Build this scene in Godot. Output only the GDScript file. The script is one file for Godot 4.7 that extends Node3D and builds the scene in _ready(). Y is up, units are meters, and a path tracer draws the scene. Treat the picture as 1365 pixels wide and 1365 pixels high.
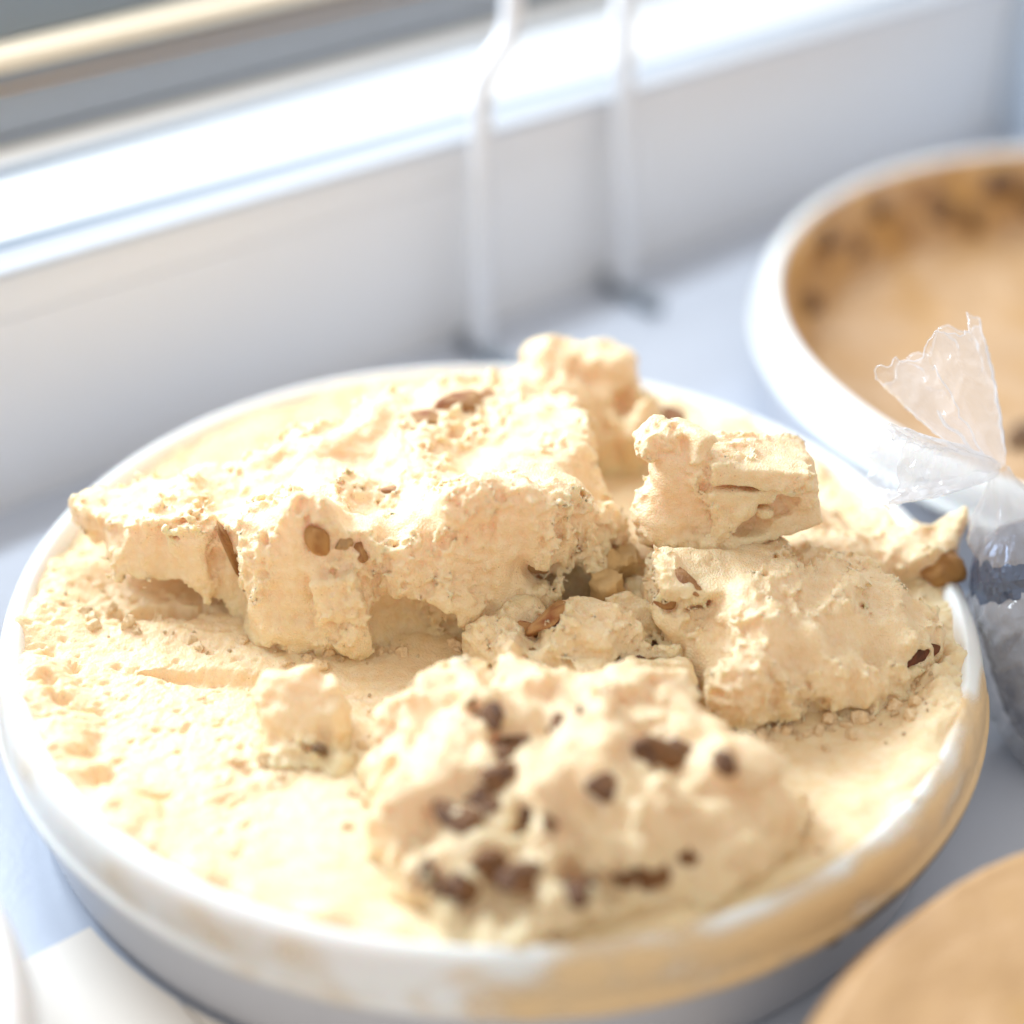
extends Node3D
# Ice cream tubs in a display counter. Units are metres, y is up, the rim of the main tub lies at y = 0 round the origin.

const FLOOR := -0.040
const WALL_AT := Vector3(-0.1542, 0.0, -0.0987)      # a point of the foot of the back wall
const WALL_ALONG := Vector3(0.7593, 0.0, -0.6507)
const WALL_OUT := Vector3(0.6507, 0.0, 0.7593)       # towards the room
const TUB2_AT := Vector3(0.2155, 0.0, -0.171)
const TUB3_AT := Vector3(0.1735, -0.004, 0.187)
const TUB4_AT := Vector3(-0.213, 0.0, 0.169)

var used := {}
var M := {}
var n_big: FastNoiseLite
var n_mid: FastNoiseLite
var n_fine: FastNoiseLite
var n_cell: FastNoiseLite
var n_mask: FastNoiseLite
var n_flake: FastNoiseLite


func _ready() -> void:
	camera_and_light()
	noises()
	materials()
	counter()
	var main_tub := make_tub()
	main_tub.set_meta("label", "white round tub in the middle holding broken pale ice cream")
	main_tub.set_meta("category", "tub")
	main_tub.set_meta("group", "round white tubs in the counter")
	other_tubs(main_tub)
	smears(main_tub)
	ice_cream_bed()
	ice_cream_pieces()
	caramel_ice_cream()
	tan_ice_cream()
	wire_hooks()
	wrapped_sweet()


func camera_and_light() -> void:
	var cam := Camera3D.new()
	cam.name = "camera"
	cam.fov = 28.0
	cam.near = 0.02
	cam.far = 30.0
	var at := CameraAttributesPhysical.new()
	at.frustum_focal_length = 48.13
	at.frustum_focus_distance = 0.515
	at.frustum_near = 0.02
	at.frustum_far = 30.0
	at.exposure_aperture = 1.95
	cam.attributes = at
	var pitch := deg_to_rad(34.13658)
	var roll := deg_to_rad(1.59626)
	var fwd := Vector3(0, -sin(pitch), -cos(pitch))
	var up := Vector3(0, cos(pitch), -sin(pitch))
	var right := Vector3(1, 0, 0)
	var r2 := right * cos(roll) + up * sin(roll)
	var u2 := up * cos(roll) - right * sin(roll)
	add_child(cam)
	cam.transform = Transform3D(Basis(r2, u2, -fwd), Vector3(0.0041, 0.3200, 0.4247))
	cam.fov = 28.0
	cam.current = true

	var env := Environment.new()
	env.background_mode = Environment.BG_COLOR
	env.background_color = lin(0.88, 0.825, 0.77)
	env.tonemap_mode = Environment.TONE_MAPPER_LINEAR
	env.tonemap_exposure = 1.0
	env.sdfgi_enabled = true
	env.ssao_enabled = true
	env.ssil_enabled = true
	var we := WorldEnvironment.new()
	we.name = "world"
	we.environment = env
	add_child(we)

	# daylight from the shop window behind the counter, low at the back left
	area_light("window_light", Vector3(-0.50, 0.375, -0.37), Vector3(-0.10, 0, 0.0), Vector2(0.36, 0.22), 0.98, Color(0.86, 0.93, 1.0))
	# added strip lamp, out of view, brightening the ledge and the back rim
	var strip := WALL_AT + WALL_ALONG * 0.16 - WALL_OUT * 0.030 + Vector3(0, 0.26, 0)
	area_light("added_ledge_light", strip, strip - Vector3(0, 1, 0), Vector2(0.62, 0.02), 0.14, Color(0.93, 0.97, 1.0), WALL_OUT)


func area_light(called: String, from: Vector3, to: Vector3, size: Vector2, energy: float, color: Color, up := Vector3.UP) -> void:
	var l := AreaLight3D.new()
	l.name = called
	l.area_size = size
	l.area_normalize_energy = true
	l.light_energy = energy
	l.light_color = color
	l.area_range = 6.0
	l.shadow_enabled = true
	add_child(l)
	l.look_at_from_position(from, to, up)


# ---------------------------------------------------------------- helpers

func numbered(called: String) -> String:
	if not used.has(called):
		used[called] = 0
		return called
	used[called] += 1
	return "%s_%03d" % [called, used[called]]


func thing(called: String, label: String, category: String, at := Vector3.ZERO, group := "") -> Node3D:
	var o := Node3D.new()
	o.name = numbered(called)
	add_child(o)
	o.position = at
	tag(o, label, category, group)
	return o


func tag(o: Node, label: String, category: String, group := "") -> void:
	o.set_meta("label", label)
	o.set_meta("category", category)
	if group:
		o.set_meta("group", group)


func obj(called: String, mesh: Mesh, material: Material, parent: Node = self) -> MeshInstance3D:
	var o := MeshInstance3D.new()
	o.name = numbered(called) if parent == self else called
	o.mesh = mesh
	o.material_override = material
	parent.add_child(o, true)
	return o


func noise(type: int, freq: float, octaves: int, gain: float, s: int) -> FastNoiseLite:
	var n := FastNoiseLite.new()
	n.seed = s
	n.noise_type = type
	n.frequency = freq
	n.fractal_type = FastNoiseLite.FRACTAL_FBM if octaves > 1 else FastNoiseLite.FRACTAL_NONE
	n.fractal_octaves = octaves
	n.fractal_gain = gain
	return n


func noises() -> void:
	n_big = noise(FastNoiseLite.TYPE_SIMPLEX_SMOOTH, 45.0, 2, 0.5, 11)
	n_mid = noise(FastNoiseLite.TYPE_SIMPLEX_SMOOTH, 120.0, 3, 0.55, 12)
	n_fine = noise(FastNoiseLite.TYPE_SIMPLEX_SMOOTH, 420.0, 3, 0.6, 13)
	n_cell = noise(FastNoiseLite.TYPE_CELLULAR, 380.0, 2, 0.6, 14)
	n_cell.cellular_distance_function = FastNoiseLite.DISTANCE_EUCLIDEAN
	n_cell.cellular_return_type = FastNoiseLite.RETURN_DISTANCE
	n_cell.cellular_jitter = 1.0
	n_flake = noise(FastNoiseLite.TYPE_CELLULAR, 420.0, 1, 0.5, 16)
	n_flake.cellular_return_type = FastNoiseLite.RETURN_CELL_VALUE
	n_mask = noise(FastNoiseLite.TYPE_SIMPLEX_SMOOTH, 38.0, 2, 0.5, 15)


func image_of(size: int, f: Callable) -> ImageTexture:
	var im := Image.create(size, size, false, Image.FORMAT_RGBA8)
	for y in size:
		for x in size:
			im.set_pixel(x, y, f.call(x, y))
	return ImageTexture.create_from_image(im)


func grain_texture(s: int, freq: float, octaves: int) -> NoiseTexture2D:
	var t := NoiseTexture2D.new()
	t.width = 512
	t.height = 512
	t.seamless = true
	t.generate_mipmaps = false
	t.noise = noise(FastNoiseLite.TYPE_SIMPLEX_SMOOTH, freq, octaves, 0.62, s)
	return t


func speck_texture() -> ImageTexture:
	var size := 1024
	var im := Image.create(size, size, false, Image.FORMAT_RGBA8)
	im.fill(Color(1, 1, 1))
	var tone := noise(FastNoiseLite.TYPE_SIMPLEX_SMOOTH, 0.006, 4, 0.55, 5)
	for y in size:
		for x in size:
			# wrap by blending opposite offsets so that the tile repeats without a seam
			var u := float(x) / size
			var v := float(y) / size
			var a := tone.get_noise_2d(x, y) * (1 - u) + tone.get_noise_2d(x - size, y) * u
			var b := tone.get_noise_2d(x, y - size) * (1 - u) + tone.get_noise_2d(x - size, y - size) * u
			var t := a * (1 - v) + b * v
			im.set_pixel(x, y, Color(1.0, 1.0 + 0.0, 1.0).lerp(Color(0.975, 0.93, 0.85), clampf(0.35 + t * 1.1, 0.0, 1.0)))
	var rng := RandomNumberGenerator.new()
	rng.seed = 77
	for i in 46:
		var cx := rng.randi_range(0, size - 1)
		var cy := rng.randi_range(0, size - 1)
		var r := rng.randf_range(1.6, 4.6) * (1.6 if rng.randf() < 0.12 else 1.0)
		var stretch := rng.randf_range(0.5, 1.0)
		var turn := rng.randf() * TAU
		var dark := Color(0.42, 0.27, 0.17).lerp(Color(0.75, 0.58, 0.42), rng.randf())
		for dy in range(-9, 10):
			for dx in range(-9, 10):
				var q := Vector2(dx, dy).rotated(turn)
				q.y /= stretch
				var k := clampf(1.4 - q.length() / r, 0.0, 1.0)
				if k > 0.0:
					var px := posmod(cx + dx, size)
					var py := posmod(cy + dy, size)
					im.set_pixel(px, py, im.get_pixel(px, py).lerp(dark, k))
	return ImageTexture.create_from_image(im)


func lin(r: float, g: float, b: float) -> Color:
	return Color(r, g, b).linear_to_srgb()


func mat(color: Color, rough: float, metal := 0.0) -> StandardMaterial3D:
	var m := StandardMaterial3D.new()
	m.albedo_color = color
	m.roughness = rough
	m.metallic = metal
	return m


func relief(m: StandardMaterial3D, t: Texture2D, tile_metres: float, depth_cm: float) -> void:
	m.uv1_triplanar = true
	m.uv1_scale = Vector3.ONE / tile_metres
	m.uv1_triplanar_sharpness = 3.0
	m.heightmap_enabled = true
	m.heightmap_texture = t
	m.heightmap_scale = depth_cm


func materials() -> void:
	var grain := grain_texture(3, 0.06, 5)
	var soft := grain_texture(4, 0.02, 3)
	var ice := mat(lin(0.89, 0.712, 0.475), 0.40)
	ice.metallic_specular = 0.42
	ice.subsurf_scatter_enabled = true
	ice.subsurf_scatter_strength = 0.25
	relief(ice, grain, 0.024, 0.035)
	ice.albedo_texture = speck_texture()
	M.ice = ice
	var crumb: StandardMaterial3D = ice.duplicate()
	crumb.subsurf_scatter_enabled = false
	M.crumb = crumb
	var bed: StandardMaterial3D = ice.duplicate()
	bed.uv1_scale = Vector3.ONE / 0.031
	bed.heightmap_scale = 0.02
	M.bed = bed
	var plastic := mat(lin(0.80, 0.80, 0.79), 0.32)
	plastic.subsurf_scatter_enabled = true
	plastic.subsurf_scatter_strength = 0.15
	relief(plastic, soft, 0.06, 0.006)
	M.plastic = plastic
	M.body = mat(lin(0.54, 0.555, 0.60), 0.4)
	var smear := mat(Color.WHITE, 0.4)
	smear.vertex_color_use_as_albedo = true
	smear.transparency = BaseMaterial3D.TRANSPARENCY_ALPHA
	relief(smear, soft, 0.03, 0.03)
	M.smear = smear
	var block := mat(lin(0.78, 0.54, 0.25), 0.55)
	relief(block, grain, 0.012, 0.05)
	M.nut_block = block
	M.dark_line = mat(lin(0.05, 0.02, 0.012), 0.4)
	var nut := mat(Color.WHITE, 0.5)
	nut.vertex_color_use_as_albedo = true
	relief(nut, grain, 0.012, 0.04)
	M.nut = nut
	var tinted := mat(Color.WHITE, 0.42)
	tinted.vertex_color_use_as_albedo = true
	relief(tinted, soft, 0.04, 0.02)
	M.tinted = tinted
	var floor_m := mat(lin(0.54, 0.585, 0.67), 0.24)
	floor_m.metallic_specular = 0.6
	relief(floor_m, soft, 0.09, 0.004)
	M.floor = floor_m
	M.wall = mat(lin(0.80, 0.80, 0.81), 0.5)
	M.ledge = mat(lin(0.86, 0.87, 0.88), 0.35)
	M.wire = mat(lin(0.70, 0.71, 0.74), 0.3)
	M.foot_shade = mat(lin(0.20, 0.23, 0.27), 0.5)  # dark colour for the shadow at the wire feet
	M.groove = mat(lin(0.22, 0.30, 0.40), 0.4)
	M.rail = mat(lin(0.50, 0.54, 0.60), 0.3)
	M.gunmetal = mat(lin(0.25, 0.27, 0.30), 0.4, 0.3)
	M.dark = mat(lin(0.16, 0.19, 0.22), 0.4, 0.2)
	M.gold = mat(lin(0.64, 0.55, 0.42), 0.4, 0.2)
	M.line = mat(lin(0.05, 0.05, 0.045), 0.6)
	M.copper = mat(lin(0.62, 0.40, 0.22), 0.4)
	M.blue = mat(lin(0.60, 0.70, 0.82), 0.4)
	M.lit_floor = mat(lin(0.86, 0.79, 0.70), 0.45)  # pale cream that stands in for light on the floor
	var film := mat(Color(0.98, 0.985, 1.0, 0.26), 0.06)
	film.transparency = BaseMaterial3D.TRANSPARENCY_ALPHA
	film.metallic_specular = 0.9
	film.cull_mode = BaseMaterial3D.CULL_DISABLED
	M.film = film
	var haze: StandardMaterial3D = film.duplicate()
	haze.albedo_color = Color(0.95, 0.96, 0.98, 0.40)
	M.hazy_film = haze
	var fold: StandardMaterial3D = film.duplicate()
	fold.albedo_color = Color(0.97, 0.98, 1.0, 0.38)
	M.film_fold = fold
	var foil := mat(lin(0.12, 0.15, 0.22), 0.22, 0.4)
	M.foil = foil


# ---------------------------------------------------------------- shapes

func grid_mesh(P: PackedVector3Array, nu: int, nv: int, colors := PackedColorArray(), closed_u := false) -> ArrayMesh:
	# P holds nv rows of nu points; normals from the surface itself
	var idx := PackedInt32Array()
	var cu := nu if closed_u else nu - 1
	for j in nv - 1:
		for i in cu:
			var a := j * nu + i
			var b := j * nu + (i + 1) % nu
			var c := a + nu
			var d := b + nu
			idx.append_array([a, b, c, b, d, c])
	return mesh_of(P, idx, colors)


func flat_mesh(P: PackedVector3Array, nu: int, nv: int) -> ArrayMesh:
	# the same rows, closed round, as crisp facets
	var st := SurfaceTool.new()
	st.begin(Mesh.PRIMITIVE_TRIANGLES)
	st.set_smooth_group(-1)
	for j in nv - 1:
		for i in nu:
			var a := P[j * nu + i]
			var b := P[j * nu + (i + 1) % nu]
			var c := P[j * nu + nu + i]
			var d := P[j * nu + nu + (i + 1) % nu]
			for p in ([a, b, c, b, d, c] if (i + j) % 2 else [a, b, d, a, d, c]):
				st.add_vertex(p)
	st.generate_normals()
	return st.commit()


func mesh_of(P: PackedVector3Array, idx: PackedInt32Array, colors := PackedColorArray()) -> ArrayMesh:
	var N := PackedVector3Array()
	N.resize(P.size())
	for t in range(0, idx.size(), 3):
		var a := idx[t]
		var b := idx[t + 1]
		var c := idx[t + 2]
		var n := (P[c] - P[a]).cross(P[b] - P[a])
		N[a] += n
		N[b] += n
		N[c] += n
	for i in N.size():
		N[i] = N[i].normalized()
	var arr := []
	arr.resize(Mesh.ARRAY_MAX)
	arr[Mesh.ARRAY_VERTEX] = P
	arr[Mesh.ARRAY_NORMAL] = N
	arr[Mesh.ARRAY_INDEX] = idx
	if colors.size():
		arr[Mesh.ARRAY_COLOR] = colors
	var m := ArrayMesh.new()
	m.add_surface_from_arrays(Mesh.PRIMITIVE_TRIANGLES, arr)
	return m


func lathe(profile: PackedVector2Array, steps: int) -> ArrayMesh:
	# (radius, height) from the inside bottom over the rim to the outside bottom
	var P := PackedVector3Array()
	for p in profile:
		for i in steps:
			var a := TAU * i / steps
			P.append(Vector3(p.x * cos(a), p.y, p.x * sin(a)))
	return grid_mesh(P, steps, profile.size(), PackedColorArray(), true)


func smooth_profile(points: PackedVector2Array, passes := 3) -> PackedVector2Array:
	# Chaikin corner cutting keeps the ends
	var q := points
	for k in passes:
		var r := PackedVector2Array([q[0]])
		for i in q.size() - 1:
			r.append(q[i].lerp(q[i + 1], 0.25))
			r.append(q[i].lerp(q[i + 1], 0.75))
		r.append(q[q.size() - 1])
		q = r
	return q


func tube(path: PackedVector3Array, radius: float, sides := 14) -> ArrayMesh:
	var P := PackedVector3Array()
	var up := Vector3(0.31, 0.2, 0.93).normalized()
	for i in path.size():
		var t := (path[mini(i + 1, path.size() - 1)] - path[maxi(i - 1, 0)]).normalized()
		up = (up - t * up.dot(t)).normalized()
		var s := t.cross(up)
		var r := radius
		if i == 0 or i == path.size() - 1:
			r = radius * 0.35
		for k in sides:
			var a := -TAU * k / sides
			P.append(path[i] + (up * cos(a) + s * sin(a)) * r)
	return grid_mesh(P, sides, path.size(), PackedColorArray(), true)


func curve(points: Array, r := 0.006, steps := 6) -> PackedVector3Array:
	# straight runs joined by rounded bends
	var out := PackedVector3Array([points[0]])
	out.append((points[0] as Vector3).lerp(points[1], 0.02))
	for i in range(1, points.size() - 1):
		var p: Vector3 = points[i]
		var a: Vector3 = p + ((points[i - 1] as Vector3) - p).limit_length(r)
		var b: Vector3 = p + ((points[i + 1] as Vector3) - p).limit_length(r)
		for k in steps + 1:
			var t := float(k) / steps
			out.append(a.lerp(p, t).lerp(p.lerp(b, t), t))
	var last: Vector3 = points[points.size() - 1]
	out.append(last.lerp(points[points.size() - 2], 0.02))
	out.append(last)
	return out


func bar(section: PackedVector2Array, from: float, to: float, drop := 0.0) -> ArrayMesh:
	# a profile of (distance out from the wall foot, height), clockwise seen along the wall, swept along the wall
	var P := PackedVector3Array()
	for s in [from, to]:
		for q in section:
			P.append(WALL_AT + WALL_ALONG * s + WALL_OUT * q.x + Vector3(0, q.y - s * drop * smoothstep(-0.03, 0.02, q.y), 0))
	var n := section.size()
	var st := SurfaceTool.new()
	st.begin(Mesh.PRIMITIVE_TRIANGLES)
	for i in n:
		var j := (i + 1) % n
		for k in [i, n + i, j, j, n + i, n + j]:
			st.set_smooth_group(-1)
			st.add_vertex(P[k])
	var tri := Geometry2D.triangulate_polygon(section)
	for t in range(0, tri.size(), 3):
		for k in [0, 1, 2]:
			st.set_smooth_group(-1)
			st.add_vertex(P[tri[t + k]])
		for k in [0, 2, 1]:
			st.set_smooth_group(-1)
			st.add_vertex(P[n + tri[t + k]])
	st.generate_normals()
	return st.commit()


func rect(x0: float, x1: float, y0: float, y1: float, c := 0.0008) -> PackedVector2Array:
	return PackedVector2Array([Vector2(x0 + c, y0), Vector2(x0, y0 + c), Vector2(x0, y1 - c), Vector2(x0 + c, y1), Vector2(x1 - c, y1), Vector2(x1, y1 - c), Vector2(x1, y0 + c), Vector2(x1 - c, y0)])


# ---------------------------------------------------------------- the counter

func counter() -> void:
	# floor panels, with a seam that runs out from the wall
	var floor_mesh := BoxMesh.new()
	floor_mesh.size = Vector3(1.6, 0.02, 1.5)
	var fl := obj("counter_floor", floor_mesh, M.floor)
	fl.position = Vector3(0.1, FLOOR - 0.010, 0.05)
	fl.set_meta("kind", "structure")
	tag(fl, "pale grey counter floor under the tubs", "floor")

	var top := 0.0435
	var d := 0.017          # the ledge runs very slightly downhill
	var wall := thing("back_wall", "low white wall with a bright ledge behind the tubs", "wall", Vector3.ZERO)
	obj("wall_panel", bar(rect(-0.010, 0.0, FLOOR - 0.002, 0.0245), -0.25, 0.479, d), M.wall, wall)
	obj("wall_panel", bar(rect(-0.010, 0.0014, 0.0247, top - 0.004), -0.25, 0.479, d), M.wall, wall)
	obj("ledge_edge", bar(smooth_ring([Vector2(-0.0086, 0.0375), Vector2(-0.0086, top), Vector2(0.0030, top + 0.0002), Vector2(0.0062, top - 0.0005), Vector2(0.0064, 0.0405), Vector2(0.002, 0.0390)]), -0.25, 0.479, d), M.rail, wall)
	obj("ledge_bead", bar(smooth_ring([Vector2(-0.0097, top - 0.002), Vector2(-0.0097, top + 0.0012), Vector2(-0.0072, top + 0.0014), Vector2(-0.0066, top - 0.001)]), -0.25, 0.479, d), M.groove, wall)
	obj("ledge", bar(rect(-0.0507, -0.0100, FLOOR - 0.002, top - 0.0004), -0.25, 0.479, d), M.ledge, wall)

	var fr := thing("window_frame", "grey metal window frame with a brass coloured bar above the ledge", "window frame", Vector3.ZERO)
	var o := -0.0510
	obj("gasket", bar(rect(o - 0.02, o + 0.0004, FLOOR, 0.0453), -0.25, 0.62, d), M.groove, fr)  # dark blue strip painting a reflection line behind the glossy ledge
	obj("bottom_rail", bar(rect(o - 0.02, o, 0.0454, 0.0506, 0.0012), -0.25, 0.62, d), M.ledge, fr)
	obj("trim_strip", bar(rect(o - 0.02, o - 0.0005, 0.0507, 0.0527), -0.25, 0.62, d), M.gold, fr)
	obj("sill_strip", bar(rect(o - 0.02, o + 0.001, 0.0528, 0.0551), -0.25, 0.62, d), M.gunmetal, fr)
	obj("lower_panel", bar(rect(o - 0.02, o - 0.001, 0.0552, 0.0704), -0.25, 0.62, d), M.gunmetal, fr)
	obj("trim_strip", bar(rect(o - 0.02, o - 0.0002, 0.0705, 0.0712, 0.0002), -0.25, 0.62, d), M.copper, fr)
	obj("middle_panel", bar(rect(o - 0.02, o - 0.001, 0.0713, 0.0759), -0.25, 0.62, d), M.gunmetal, fr)
	obj("gasket", bar(rect(o - 0.02, o - 0.002, 0.0760, 0.0770), -0.25, 0.62, d), M.line, fr)
	obj("brass_bar", bar(smooth_ring([Vector2(o - 0.02, 0.0771), Vector2(o - 0.02, 0.0850), Vector2(o + 0.001, 0.0850), Vector2(o + 0.0035, 0.0830), Vector2(o + 0.0035, 0.0790), Vector2(o + 0.001, 0.0771)]), -0.25, 0.62, d), M.gold, fr)
	obj("upper_panel", bar(rect(o - 0.02, o - 0.003, 0.0852, 0.1020), -0.25, 0.62, d), M.dark, fr)

	var patch_sheets := thing("lit_floor_patch", "lit patch of the floor at the lower left, made as two cream coloured sheets", "lit_patch", Vector3.ZERO)  # cream sheets paint the lit patch of floor as a colour
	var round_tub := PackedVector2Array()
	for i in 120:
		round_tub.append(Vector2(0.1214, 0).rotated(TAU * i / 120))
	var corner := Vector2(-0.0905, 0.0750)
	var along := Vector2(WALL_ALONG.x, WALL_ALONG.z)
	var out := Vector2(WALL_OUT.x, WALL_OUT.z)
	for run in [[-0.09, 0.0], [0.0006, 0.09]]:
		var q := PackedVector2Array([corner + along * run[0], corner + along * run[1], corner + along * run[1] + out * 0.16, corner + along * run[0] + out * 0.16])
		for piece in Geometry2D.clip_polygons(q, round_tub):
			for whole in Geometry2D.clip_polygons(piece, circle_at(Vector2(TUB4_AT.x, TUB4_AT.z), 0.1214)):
				obj("lit_patch", sheet(whole, FLOOR + 0.0002, FLOOR + 0.0022), M.lit_floor, patch_sheets)

	var end := thing("end_wall", "pale blue end wall in the far right corner", "wall", Vector3.ZERO)
	obj("wall_panel", end_panel(0.4795, 0.49, 0.19, FLOOR - 0.002, 0.046), M.blue, end)
	obj("top_rail", end_panel(0.476, 0.495, 0.19, 0.0462, 0.056), M.gunmetal, end)


func circle_at(c: Vector2, r: float) -> PackedVector2Array:
	var q := PackedVector2Array()
	for i in 120:
		q.append(c + Vector2(r, 0).rotated(TAU * i / 120))
	return q


func sheet(outline: PackedVector2Array, y0: float, y1: float) -> ArrayMesh:
	# a flat plate with that outline in x and z
	var st := SurfaceTool.new()
	st.begin(Mesh.PRIMITIVE_TRIANGLES)
	st.set_smooth_group(-1)
	var n := outline.size()
	if not Geometry2D.is_polygon_clockwise(outline):
		outline.reverse()
	var tri := Geometry2D.triangulate_polygon(outline)
	for t in range(0, tri.size(), 3):
		var a := outline[tri[t]]
		var b := outline[tri[t + 1]]
		var c := outline[tri[t + 2]]
		if (b - a).cross(c - a) < 0.0:
			var keep := b
			b = c
			c = keep
		for p in [a, b, c]:
			st.add_vertex(Vector3(p.x, y1, p.y))
		for p in [a, c, b]:
			st.add_vertex(Vector3(p.x, y0, p.y))
	for i in n:
		var a := outline[i]
		var b := outline[(i + 1) % n]
		for p in [Vector3(a.x, y0, a.y), Vector3(a.x, y1, a.y), Vector3(b.x, y0, b.y), Vector3(b.x, y0, b.y), Vector3(a.x, y1, a.y), Vector3(b.x, y1, b.y)]:
			st.add_vertex(p)
	st.generate_normals()
	return st.commit()


func smooth_ring(points: Array) -> PackedVector2Array:
	var q := PackedVector2Array(points)
	for k in 3:
		var r := PackedVector2Array()
		for i in q.size():
			var a := q[i]
			var b := q[(i + 1) % q.size()]
			r.append(a.lerp(b, 0.22))
			r.append(a.lerp(b, 0.78))
		q = r
	return q


func end_panel(s0: float, s1: float, out_to: float, y0: float, y1: float) -> ArrayMesh:
	return bar(rect(-0.0509, out_to, y0, y1), s0, s1)


func make_tub() -> Node3D:
	var t := thing("tub", "", "tub")
	var inner := PackedVector2Array([Vector2(0.0005, -0.0375), Vector2(0.104, -0.0375), Vector2(0.1122, -0.036), Vector2(0.1165, -0.012), Vector2(0.1182, -0.002), Vector2(0.1190, 0.0022), Vector2(0.1203, 0.0038), Vector2(0.1218, 0.0036), Vector2(0.1240, 0.0022), Vector2(0.1252, -0.0004), Vector2(0.1259, -0.0040), Vector2(0.1262, -0.0080), Vector2(0.1274, -0.0092), Vector2(0.1276, -0.0106), Vector2(0.1267, -0.0118), Vector2(0.1245, -0.0116), Vector2(0.1222, -0.0112)])
	var under := PackedVector2Array([Vector2(0.1222, -0.0112), Vector2(0.1214, -0.0130), Vector2(0.1212, -0.0150), Vector2(0.1205, -0.0280), Vector2(0.1200, -0.0365), Vector2(0.1185, -0.0396), Vector2(0.1100, -0.0398), Vector2(0.0005, -0.0398)])
	obj("rim", lathe(smooth_profile(inner, 2), 220), M.plastic, t)
	obj("body", lathe(smooth_profile(under, 2), 220), M.body, t)
	return t


func other_tubs(first: Node3D) -> void:
	var spots := [
		[TUB2_AT, 1.05, "white round tub of caramel ice cream at the upper right"],
		[TUB3_AT, 0.925, "white round tub at the lower right, filled with smooth tan ice cream"],
		[TUB4_AT, 1.0, "white rim of the tub cut off at the lower left corner"],
	]
	for s in spots:
		var k: float = s[1]
		var t: Node3D = first.duplicate()
		t.name = numbered("tub")
		add_child(t)
		t.scale = Vector3(k, (0.040 + s[0].y) / 0.0398, k)
		t.position = s[0]
		tag(t, s[2], "tub", "round white tubs in the counter")


func smears(tub: Node3D) -> void:
	# ice cream wiped over the lip: a skin so thin that the plastic shows where it fades out
	var prof := smooth_profile(PackedVector2Array([Vector2(0.1190, 0.0022), Vector2(0.1203, 0.0038), Vector2(0.1218, 0.0036), Vector2(0.1240, 0.0022), Vector2(0.1252, -0.0004), Vector2(0.1259, -0.0040), Vector2(0.1262, -0.0080), Vector2(0.1274, -0.0092), Vector2(0.1276, -0.0106), Vector2(0.1267, -0.0118)]), 2)
	for job in [[0.02, 1.72, 0.85, 31], [1.60, 3.25, 0.16, 32]]:
		var nu := 260
		var P := PackedVector3Array()
		var C := PackedColorArray()
		for j in prof.size():
			for i in nu:
				var u := float(i) / (nu - 1)
				var a := lerpf(job[0], job[1], u)
				var p := prof[j]
				var tangent := (prof[mini(j + 1, prof.size() - 1)] - prof[maxi(j - 1, 0)]).normalized()
				var out := Vector2(-tangent.y, tangent.x)
				var at := Vector3(p.x * cos(a), p.y * 1.6, p.x * sin(a))
				var k: float = 0.9 * n_big.get_noise_3dv(at * 0.9 + Vector3(job[3], 0, 0)) + 0.28 * n_mid.get_noise_3dv(at * 0.7) + job[2]
				var v := float(j) / (prof.size() - 1)
				k -= 0.6 * smoothstep(0.90, 1.0, v) + 0.55 * smoothstep(0.42, 0.26, v)
				k -= 1.2 * (smoothstep(0.10, 0.0, u) + smoothstep(0.82, 1.0, u))
				var thick := clampf(k * 1.1, 0.0, 1.0)
				var q := p + out * (0.00015 + 0.0003 * thick + 0.00006 * n_fine.get_noise_3dv(at))
				P.append(Vector3(q.x * cos(a), q.y, q.x * sin(a)))
				C.append(Color(0.84, 0.60, 0.32, thick * 0.85) if job[3] == 31 else Color(0.82, 0.64, 0.40, thick * 0.42))
		obj("ice_cream_smear", grid_mesh(P, nu, prof.size(), C), M.smear, tub)
	# thin dark brown line under the lip at the right
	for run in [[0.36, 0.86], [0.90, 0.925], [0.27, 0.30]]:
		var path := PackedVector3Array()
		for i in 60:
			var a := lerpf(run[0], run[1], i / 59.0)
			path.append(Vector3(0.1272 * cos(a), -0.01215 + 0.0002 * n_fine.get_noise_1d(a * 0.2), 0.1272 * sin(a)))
		obj("lip_line", tube(path, 0.00055, 8), M.dark_line, tub)


# ---------------------------------------------------------------- the bed of ice cream

static func bump(x: float, z: float, cx: float, cz: float, rx: float, rz: float, turn := 0.0) -> float:
	var dx := x - cx
	var dz := z - cz
	var u := (dx * cos(turn) + dz * sin(turn)) / rx
	var v := (-dx * sin(turn) + dz * cos(turn)) / rz
	return exp(-(u * u + v * v))


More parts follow.
